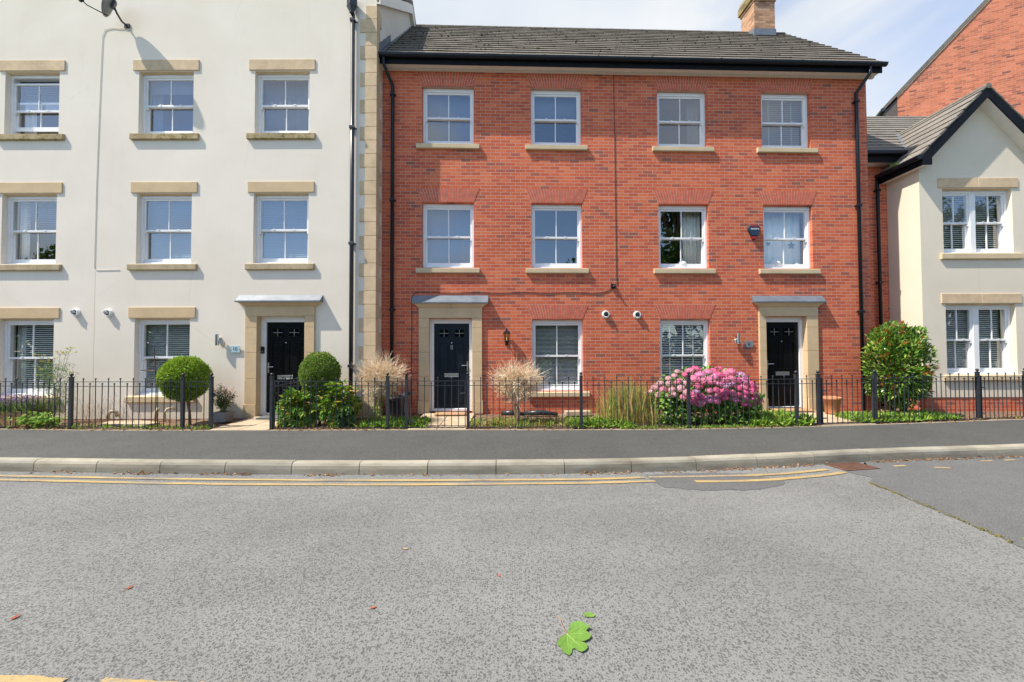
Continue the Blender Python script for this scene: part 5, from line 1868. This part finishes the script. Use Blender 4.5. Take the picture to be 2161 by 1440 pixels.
for i in range(34):
    e = Vector((random.uniform(-.95, .95), random.uniform(-.3, .3), random.uniform(.4, .85)))
    m.tube([(e.x * .35, e.y * .4, -.03), (e.x * .75, e.y * .8, e.z * .5), e], [.009, .007, .005], 5)
m.build('stems', M_BARK, t)


def head_mesh(seed):
    rr = np.random.default_rng(seed)
    q = 70
    ga = np.arange(q) * 2.39996
    zc = 1 - (np.arange(q) + .5) / q * 1.25
    rad = np.sqrt(np.maximum(0, 1 - zc ** 2))
    dd = np.stack([rad * np.cos(ga), rad * np.sin(ga), zc], 1) + rr.normal(size=(q, 3)) * .05
    Pq = dd * np.array([.088, .088, .062])
    b = []
    for k in range(4):
        a = k * math.pi / 2 + rr.random(q) * .4
        tn = unit(np.cross(dd, np.array([.3, .5, .8])))
        bn = np.cross(unit(dd), tn)
        D = tn * np.cos(a)[:, None] + bn * np.sin(a)[:, None]
        b.append(leaves(Pq, D + dd * .15, dd + rr.normal(size=(q, 3)) * .25, .021, .021, .1))
    V, Fc, off = [], [], 0
    for v, f in b:
        V.append(v)
        Fc.append(f + off)
        off += len(v)
    me = bpy.data.meshes.new('flower_head')
    me.from_pydata(np.concatenate(V).tolist(), [], np.concatenate(Fc).tolist())
    return me


def petal_mat(name, c):
    return leaf_mat(name, [(0, tuple(v * .72 for v in c)), (.5, c), (1, tuple(min(1, v * 1.25) for v in c))], .6, .25)


PET = [petal_mat('hot_pink_petal', (0.76, 0.14, 0.34)), petal_mat('pink_petal', (0.80, 0.26, 0.43)), petal_mat('mauve_petal', (0.72, 0.26, 0.50)), petal_mat('lilac_petal', (0.60, 0.33, 0.58)), petal_mat('faded_pink_petal', (0.74, 0.40, 0.48))]
HM = [head_mesh(k) for k in range(5)]
HMM = {}
spots = []
tries = 0
while len(spots) < 78 and tries < 20000:
    tries += 1
    x, z = random.uniform(-1.06, 1.06), random.uniform(.20, 1.08)
    if (x / 1.08) ** 2 + (max(0, z - .48) / .60) ** 2 > 1.02 or z < .46 - .05 * x + .05 * math.sin(x * 6) or x > 1.0:
        continue
    if any((x - a) ** 2 + ((z - b) * 1.25) ** 2 < .0145 for a, b in spots):
        continue
    spots.append((x, z))
for x, z in spots:
    k = 1 - min(1, (x / 1.1) ** 2 + (max(0, z - .48) / .62) ** 2)
    y = -.44 * math.sqrt(max(0.02, k)) * (1 if z > .4 else .9) - .03
    vi = random.randrange(5)
    ci = (random.choice((4, 4, 4, 1, 2)) if x < -.45 else random.choice((0, 0, 0, 0, 1, 1, 1, 1, 2, 2, 3)))
    key = (vi, ci)
    if key not in HMM:
        HMM[key] = HM[vi].copy()
        HMM[key].materials.append(PET[ci])
    o = link('flower_head', HMM[key], None, t, loc=(x, y, z))
    sc = random.uniform(.70, 1.10) * (.85 if x < -.5 else 1)
    o.scale = (sc * 1.06, sc, sc * random.uniform(.68, .9))
    o.rotation_euler = (R(random.uniform(25, 62)) * (1 - .5 * max(0, (z - .8) / .3)), R(random.uniform(-25, 25)) + x * .25, random.uniform(-.5, .5))

# red-tipped evergreen bush
t = thing('red_tipped_bush', 'tall glossy green bush with orange-red young leaves beside the cream bay', 'bush', (8.22, 8.62, .22))
n = 7000
d = rdir(n)
r = 1 - .55 * rng.random((n, 1)) ** 1.5
bump_ = 1 + .15 * np.sin(d[:, 0:1] * 7 + 2) * np.sin(d[:, 2:3] * 6 + 1) + .05 * np.sin(d[:, 1:2] * 11)
P = np.array([.02, 0, 1.08]) + np.sign(d) * np.abs(d) ** .72 * r * bump_ * np.array([.505, .36, .82])
P = P[P[:, 2] > .22 + .25 * np.abs(P[:, 0])]
n = len(P)
dd = unit(P - np.array([0, 0, .9]))
leaf_obj('foliage', [leaves(P, dd + np.array([0, -.1, .45]) + rng.normal(size=(n, 3)) * .55, dd * .4 + np.array([-.3, -.4, .9]) + rng.normal(size=(n, 3)) * .45, .104 * rng.uniform(.6, 1.25, n), .042, .2, .18)], G_PHOT, t)
sel = rng.choice(np.nonzero((P[:, 1] < .15) & (P[:, 2] > .55))[0], 190, replace=False)
tb = []
for i in sel:
    if P[i, 2] < 1.45 and rng.random() < .45:
        continue
    k = rng.integers(5, 9)
    pp = np.repeat(P[i:i + 1] + dd[i] * .05, k, 0)
    d_ = np.repeat(dd[i:i + 1], k, 0) + rng.normal(size=(k, 3)) * .5 + np.array([0, 0, .55])
    tb.append(leaves(pp, d_, rdir(k) + np.array([0, -.5, .4]), .105 * rng.uniform(.6, 1.1, k), .026, .2))
kind(leaf_obj('young_shoots', tb, G_TIP, t), 'stuff')
m = MB()
for i in range(14):
    a = random.uniform(0, 6.28)
    e = Vector((.42 * math.cos(a), .28 * math.sin(a), random.uniform(.9, 1.6)))
    m.tube([(e.x * .25, e.y * .25, -.03), (e.x * .6, e.y * .6, e.z * .45), e], [.024, .017, .008], 6)
m.build('stems', M_BARK, t, smooth=True)

# lavender planter, fennel and other small plants of the left garden
t = thing('timber_planter', 'stained timber planter box at the left edge, overflowing with lavender', 'planter', (-9.75, 7.98, .21))
m = MB()
for z in (0.0, .155):
    m.box(-.6, .37, -.2, -.17, z + .003, z + .15).box(-.6, .37, .17, .2, z + .003, z + .15).box(.34, .37, -.169, .169, z + .003, z + .15)
m.box(.37, .40, -.2, -.14, 0, .31)
m.build('box', M_WOOD, t, bevel=.004)
MB().box(-.6, .33, -.17, .17, .2, .27).build('compost', M_SOIL, t)
n = 900
P = np.stack([rng.uniform(-.6, .45, n), rng.uniform(-.24, .2, n), .27 + rng.random(n) * .05], 1)
H = rng.uniform(.12, .30, n)
D = np.stack([rng.normal(size=n) * .3, rng.normal(size=n) * .3 - .15, np.ones(n)], 1)
leaf_obj('foliage', [leaves(P, D, rdir(n), H, .012, .1, .05), leaves(P + rng.normal(size=(n, 3)) * .04, D + rdir(n), rdir(n), .05, .02)], leaf_mat('lavender_leaf', [(0, (0.126, 0.182, 0.070)), (1, (0.308, 0.378, 0.182))]), t)
k = 420
Q = (P + unit(D) * H[:, None])[:k]
leaf_obj('blossom', [leaves(Q, rdir(k) + np.array([0, 0, 1]), rdir(k), .04, .022), leaves(Q + .015, rdir(k), rdir(k), .03, .02)], leaf_mat('lavender_flower', [(0, (0.240, 0.140, 0.420)), (1, (0.510, 0.336, 0.644))]), t)
t = thing('fennel', 'tall feathery yellow-flowered fennel in front of the far left window', 'plant', (-9.22, 8.12, .22))
m = MB()
fl = []
for i in range(9):
    e = Vector((random.uniform(-.42, .36), random.uniform(-.1, .1), random.uniform(.9, 1.58)))
    m.tube([(random.uniform(-.05, .05), 0, -.02), (e.x * .4, e.y * .4, e.z * .55), e], [.006, .004, .002], 4)
    for k in range(7):
        q = e + Vector((random.gauss(0, .06), random.gauss(0, .05), random.uniform(.0, .05)))
        m.tube([e - Vector((0, 0, .04)), q], .0015, 3)
        fl.append(tuple(q))
m.build('stems', M_STEM, t)
fl = np.array(fl)
kind(leaf_obj('umbels', [leaves(fl + rng.normal(size=fl.shape) * .008, rdir(len(fl)), rdir(len(fl)) + np.array([0, 0, 1.]), .028, .022) for _ in range(3)], leaf_mat('yellow_umbel', [(0, (0.36, 0.34, 0.05)), (1, (0.55, 0.46, 0.04))]), t), 'stuff')
n = 1500
P = np.stack([rng.normal(size=n) * .17, rng.normal(size=n) * .10, rng.uniform(.15, 1.2, n)], 1)
leaf_obj('foliage', [leaves(P, rdir(n) + np.array([0, 0, .6]), rdir(n), .08 * rng.uniform(.5, 1.3, n), .004, .1, .2)], leaf_mat('feathery_leaf', [(0, (0.10, 0.20, 0.05)), (1, (0.26, 0.36, 0.10))]), t)
t = thing('bright_leafy_plant', 'low bright green leafy plant spilling through the railing on the left', 'plant', (-8.95, 7.70, .21))
n = 150
P = rng.normal(size=(n, 3)) * np.array([.22, .06, .07]) + np.array([0, 0, .16])
leaf_obj('foliage', lobed_leaves(n, P, P * np.array([2, 2, 0]) + np.array([0, -.4, -.1]) + rng.normal(size=(n, 3)) * .3, rdir(n) * .4 + np.array([0, -.5, 1]), .085 * rng.uniform(.6, 1.2, n)), G_WEED, t)
t = thing('pink_wispy_plant', 'wispy plant with tiny pink flowers behind the left garden railing', 'plant', (-8.0, 8.05, .22))
m = MB()
Q = []
for i in range(34):
    x = random.uniform(-.75, .6)
    e = Vector((x + random.gauss(0, .12), random.gauss(0, .08), random.uniform(.28, .52)))
    m.tube([(x, random.gauss(0, .05), -.02), (x * .6 + e.x * .4, e.y, e.z * .6), e], [.003, .0022, .0015], 3)
    for k in range(9):
        Q.append(tuple(e + Vector((random.gauss(0, .025), random.gauss(0, .025), random.gauss(-.02, .05)))))
m.build('stems', plain('tan_stem', (0.42, 0.26, 0.14), 0.8), t)
Q = np.array(Q)
leaf_obj('blossom', [leaves(Q, rdir(len(Q)), rdir(len(Q)) + np.array([0, -1, .5]), .018, .015)], leaf_mat('dusty_pink', [(0, (0.55, 0.28, 0.26)), (1, (0.66, 0.48, 0.44))]), t)

# tall rough grass beside the hydrangea
n = 1700
P = np.stack([2.33 + rng.normal(size=n) * .24, 8.12 + rng.normal(size=n) * .22, np.full(n, .21)], 1)
H = (.16 + .84 * rng.random(n) ** 1.9) * (1 - .35 * np.abs(P[:, 0] - 2.33) / .6)
D = np.stack([rng.normal(size=n) * .16, rng.normal(size=n) * .16, np.ones(n)], 1)
tg = thing('tall_grass', 'clump of tall reddish seeding grass left of the hydrangea', 'grass clump', (0, 0, 0))
tip = P + unit(D) * H[:, None]
sd = [leaves(tip - unit(D) * (H[:, None] * rng.random((n, 1)) * .35), D + rng.normal(size=(n, 3)) * .4, rdir(n), .022, .010) for _ in range(4)]
leaf_obj('blades', [leaves(P, D, rdir(n), H, .009, .05, .06)] + sd, G_DRYGRASS, tg)
tg.location = (0, 0, 0)


# weeds and ground cover: nobody could count these
def weeds(name, xa, xb, n, depth, hmin, hmax, mt, dense=1.0, y0=.0, rnd=.5):
    x = rng.uniform(xa, xb, n)
    yb = np.array([yat(FENCE, v) for v in x])
    y = yb + y0 + rng.random(n) * depth
    cl = np.sin(x * 9.1) * np.sin(x * 3.7 + 1) * .5 + .5
    keep_ = rng.random(n) < (1 - rnd) + rnd * cl
    x, y = x[keep_], y[keep_]
    n = len(x)
    z = .215 + .012 * (y - np.array([yat(FENCE, v) for v in x]))
    P = np.stack([x, y, z], 1)
    h = rng.uniform(hmin, hmax, n)
    D = np.stack([rng.normal(size=n) * .7, rng.normal(size=n) * .5 - .2, np.ones(n)], 1)
    blade = leaves(P, D, rdir(n) + np.array([0, -.5, .3]), h, h * .28 * rng.uniform(.5, 1.2, n), .15, .25)
    P2 = P + unit(D) * (h * rng.random(n))[:, None] * .8
    small = leaves(P2, rdir(n) + np.array([0, 0, .2]), rdir(n) + np.array([0, -.4, 1]), h * .4, h * .26, .15, .15)
    return kind(leaf_obj(name, [blade, small], mt, None), 'stuff')


weeds('ground_cover', -2.9, -1.65, 1500, .75, .05, .15, G_WEED, rnd=.3)
weeds('ground_cover', -.82, 1.45, 1100, .9, .03, .11, G_WEED, rnd=.75)
weeds('ground_cover', -.75, 1.9, 900, .7, .03, .12, G_DRYGRASS, rnd=.8)
weeds('ground_cover', 1.1, 2.2, 1100, .6, .05, .17, G_WEED, rnd=.3)
weeds('ground_cover', 4.55, 5.75, 1700, .75, .06, .24, G_WEED, rnd=.2)
weeds('ground_cover', 6.75, 9.0, 2600, .7, .05, .17, G_WEED, rnd=.3)
weeds('ground_cover', -8.6, -5.6, 500, .25, .03, .09, G_WEED, y0=-.06, rnd=.85)
weeds('ground_cover', 2.0, 5.6, 900, .1, .02, .08, G_WEED, y0=-.07, rnd=.6)
weeds('ground_cover', 9.0, 12.5, 250, .12, .02, .06, G_DRYGRASS, y0=-.05, rnd=.6)
# withered leaves along the railing foot and in the gutter
G_LITTER = leaf_mat('dead_leaf', [(0, (0.16, 0.07, 0.035)), (0.5, (0.32, 0.14, 0.06)), (0.85, (0.42, 0.24, 0.11)), (1, (0.46, 0.36, 0.18))], .8, .1)


def litter(line, off, xs, z, size, spread=.03):
    P = []
    for xa, xb, n in xs:
        for i in range(n):
            x = random.uniform(xa, xb)
            P.append((x, yat(line, x) + off + random.gauss(0, spread), z + random.uniform(0, .008)))
    P = np.array(P)
    n = len(P)
    D = rdir(n) * np.array([1, 1, .35])
    return leaves(P, D, rdir(n) * .45 + np.array([0, 0, 1]), size * rng.uniform(.5, 1.4, n), size * .55 * rng.uniform(.6, 1.2, n), .25)


kind(leaf_obj('leaf_litter', [litter(KERB, -.035, [(-6.3, -5.9, 10), (-5.3, -4.8, 40), (-4.2, -3.5, 45), (-2.7, -2.2, 45), (-1.5, -1.1, 12), (.9, 1.6, 40), (2.0, 2.3, 12), (2.55, 3.3, 60), (3.5, 4.3, 60), (5.2, 6.6, 140), (6.6, 8.5, 90), (-8, 8, 120)], .006, .045, .025),
                              litter(FENCE, -.03, [(-9.5, -5.6, 260), (-4.4, -2.0, 220), (-.8, 5.8, 300), (7, 9.3, 90)], .212, .05, .05)], G_LITTER, None), 'stuff')
# moss and weeds in the joint between the two road surfaces
n = 700
tt = rng.random(n)
xs_ = np.interp(tt, [0, .2, .4, .6, 1], [4.40, 4.385, 4.33, 4.285, 4.24])
ys_ = np.interp(tt, [0, .2, .4, .6, 1], [5.0, 4.6, 4.13, 3.75, 3.45])
P = np.stack([xs_ + rng.normal(size=n) * .012, ys_, np.full(n, .004)], 1)
kp = rng.random(n) < np.clip(1.15 - tt * 1.1 + .35 * np.sin(tt * 40), .08, 1)
P = P[kp]
n = len(P)
kind(leaf_obj('joint_moss', [leaves(P, rdir(n) + np.array([0, 0, .4]), rdir(n), .018, .012)], leaf_mat('joint_moss_leaf', [(0, (0.14, 0.13, 0.03)), (0.6, (0.26, 0.24, 0.05)), (1, (0.36, 0.24, 0.09))]), None), 'stuff')

# single leaves on the road
def outline_leaf(name, label, org, pts, mt, lift, stalk=None, vein=None):
    t = thing(name, label, 'leaf', (org[0], org[1], 0))
    me = bpy.data.meshes.new('blade')
    bm = bmesh.new()
    ring = [bm.verts.new((x, y, .006 + lift(x, y))) for x, y in pts]
    mid = [bm.verts.new((x * .5 + pts[0][0] * .0, y * .5, .005 + .6 * lift(x * .5, y * .5))) for x, y in pts]
    c = bm.verts.new((0, 0, .006))
    for i in range(len(pts)):
        j = (i + 1) % len(pts)
        try:
            bm.faces.new((mid[i], ring[i], ring[j], mid[j]))
            bm.faces.new((c, mid[i], mid[j]))
        except ValueError:
            pass
    bmesh.ops.recalc_face_normals(bm, faces=bm.faces)
    bm.to_mesh(me)
    bm.free()
    o = link('blade', me, mt, t)
    k = o.modifiers.new('thick', 'SOLIDIFY')
    k.thickness = .0007
    if stalk:
        MB().tube([(x, y, z) for x, y, z in stalk], .0017, 5).build('stalk', plain(name + '_stalk', (0.42, 0.20, 0.12), 0.6), t)
    if vein:
        v = MB()
        for (x, y) in vein:
            v.tube([(0, 0, .0075), (x * .5, y * .5, .0068 + .6 * lift(x * .5, y * .5)), (x * .93, y * .93, .0072 + lift(x * .93, y * .93))], [.0014, .001, .0005], 4)
        v.build('veins', plain(name + '_vein', (0.33, 0.46, 0.12), 0.5), t)
    return t


G_MAPLE = leaf_mat('maple_leaf', [(0, (0.145, 0.29, 0.05)), (1, (0.18, 0.33, 0.06))], .45, .2)
MAPLE = [(-0.017, -0.003), (-0.04, -0.022), (-0.059, -0.058), (-0.066, -0.087), (-0.05, -0.101), (-0.045, -0.125), (-0.035, -0.142), (-0.021, -0.154), (-0.007, -0.159), (0.008, -0.139), (0.015, -0.112), (0.03, -0.112), (0.042, -0.129), (0.061, -0.141), (0.082, -0.132), (0.098, -0.115), (0.1, -0.091), (0.088, -0.074), (0.067, -0.061), (0.09, -0.063), (0.118, -0.048), (0.136, -0.027), (0.132, -0.004), (0.114, 0.015), (0.125, 0.03), (0.146, 0.042), (0.138, 0.054), (0.118, 0.062), (0.107, 0.082), (0.089, 0.089), (0.061, 0.089), (0.041, 0.083), (0.028, 0.071), (0.02, 0.031), (0.009, 0.012)]
outline_leaf('maple_leaf', 'large bright green maple leaf lying on the road in the foreground', (.312, 2.371), MAPLE, G_MAPLE, lambda x, y: .10 * abs(x) + .12 * max(0, y) - .02 * (x * 9) ** 2 * .1, [(0, 0, .006), (-.016, .047, .016), (-.022, .09, .012), (-.022, .13, .006), (-.035, .176, .004)], [(-.007, -.159), (.082, -.132), (.132, -.004), (.118, .062), (-.05, -.1), (.06, .089)])
SMALL = [(0.0, 0.0), (0.014, 0.013), (0.037, 0.011), (0.05, 0.017), (0.055, 0.002), (0.071, -0.012), (0.064, -0.027), (0.045, -0.035), (0.029, -0.029), (0.011, -0.033), (0.003, -0.018)]
SMALL = [(x - .036, y + .009) for x, y in SMALL]
outline_leaf('torn_leaf', 'small torn piece of green leaf just above the large maple leaf', (.476, 2.546), SMALL, G_MAPLE, lambda x, y: .05 * abs(x))
G_BROWN = leaf_mat('rust_leaf', [(0, (0.32, 0.07, 0.03)), (1, (0.46, 0.15, 0.06))], .7, .1)
G_TAN = leaf_mat('tan_leaf', [(0, (0.50, 0.34, 0.16)), (1, (0.56, 0.40, 0.2))], .7, .1)
for lab, x, y, mt, sc, rz in (('curled rust-red leaf on the road left of the maple leaf', -.90, 2.62, G_BROWN, .8, .5), ('orange dead leaf on the road at the far left foreground', -3.09, 2.536, G_BROWN, 1.0, 1.6), ('reddish dead leaf on the left of the road, farther up', -2.676, 2.847, G_BROWN, .9, 1.4), ('tan dead leaf alone in the middle of the road', -.895, 3.388, G_TAN, .8, 0), ('orange-tan dead leaf near the middle of the road', -.10, 2.983, G_BROWN, .7, 2.2), ('yellow-green willow leaf on the darker asphalt at the right', 5.25, 4.0, G_WEED, .9, .2), ('green willow leaf at the right edge of the road', 4.43, 3.53, G_WEED, .8, .3)):
    s_ = .036 * sc
    o = outline_leaf('fallen_leaf', lab, (x, y), [(-.5 * s_, 0), (-.3 * s_, .3 * s_), (0.1 * s_, .36 * s_), (.5 * s_, .2 * s_), (.95 * s_, .05 * s_), (.5 * s_, -.22 * s_), (.2 * s_, -.34 * s_), (-.3 * s_, -.26 * s_)], mt, lambda a, b: .22 * abs(b) + .18 * max(0, a), [(-.5 * s_, 0, .006), (-.9 * s_, .1 * s_, .004)])
    o.rotation_euler = (0, 0, rz)
# little weed growing out of the bay house gutter
t = thing('gutter_weed', 'tuft of weed sprouting from the gutter of the cream bay house', 'weed', (EX - .02, 9.55, EZ2))
P = rng.normal(size=(40, 3)) * np.array([.02, .05, .01])
leaf_obj('foliage', [leaves(P, rdir(40) * .6 + np.array([0, 0, 1]), rdir(40), .10 * rng.uniform(.4, 1.1, 40), .02)], G_WEED, t)


# ------------------------------------------------------------------ trees across the road (seen mirrored in the glass)
def tree(label, x, y, h, r, n, size, seed):
    r_ = random.Random(seed)
    t = thing('leafy_tree', label, 'tree', (x, y, -.04))
    m = MB()
    m.tube([(0, 0, -.1), (.05, .03, h * .25), (-.05, 0, h * .5), (0, .05, h * .8)], [h * .028, h * .022, h * .015, h * .006], 8)
    cl = []
    for i in range(16):
        a = r_.uniform(0, 6.28)
        z = h * r_.uniform(.22, .9)
        rr = r * r_.uniform(.35, .95) * math.sqrt(max(.1, 1 - ((z / h - .6) / .5) ** 2))
        e = Vector((rr * math.cos(a), rr * math.sin(a), z))
        m.tube([(0, 0, z * .6), (e.x * .5, e.y * .5, z * .85), e], [h * .009, h * .006, h * .002], 5)
        cl.append((e, r_.uniform(.36, .56) * r))
    m.build('trunk', M_BARK, t, smooth=True)
    b = []
    for e, q in cl:
        k = n // 16
        d = rdir(k)
        P = np.array(e) + d * rng.random((k, 1)) ** .45 * q
        b.append(leaves(P, rdir(k), rdir(k) + np.array([0, 0, .6]), size * rng.uniform(.6, 1.3, k), size * .6))
    leaf_obj('crown', b, G_TREE, t)
    return t


for i, (x, y, h, r, lab) in enumerate(((-27, -15, 6.5, 3.4, 'low broad tree farthest left across the road'), (-37, -15, 10, 4.4, 'broad low tree across the road well beyond the left houses'), (-47, -16, 8, 5, 'outermost tree across the road on the left'), (-18, -14, 7.0, 3.8, 'broad tree across the road, left of the camera'), (-10, -13, 6.0, 3.2, 'small round tree across the road, left behind the camera'), (-3.5, -13, 5.6, 3.1, 'small tree across the road straight behind the camera'),
                                       (5.8, -13.5, 8.6, 3.0, 'round tree across the road, right behind the camera'), (10.5, -13, 6.8, 3.4, 'taller tree across the road, reflected in the number 6 windows'), (15.2, -13.5, 17.5, 3.9, 'tallest tree across the road, reflected beside the curtains'), (24.5, -15, 6.8, 4.2, 'large tree across the road at the far right'), (36, -14, 13, 5.5, 'broad tree across the road, farthest right'))):
    tree(lab, x, y, h, r, 9000, .42, 40 + i)
hd = thing('hedge', 'long clipped hedge along the verge across the road', 'hedge', (0, -8.6, -.04))
n = 22000
P = np.stack([rng.uniform(-60, 45, n), rng.normal(size=n) * .45, rng.random(n) ** .7 * 2.6], 1)
leaf_obj('foliage', [leaves(P, rdir(n), rdir(n), .3 * rng.uniform(.6, 1.2, n), .2)], G_TREE, hd)
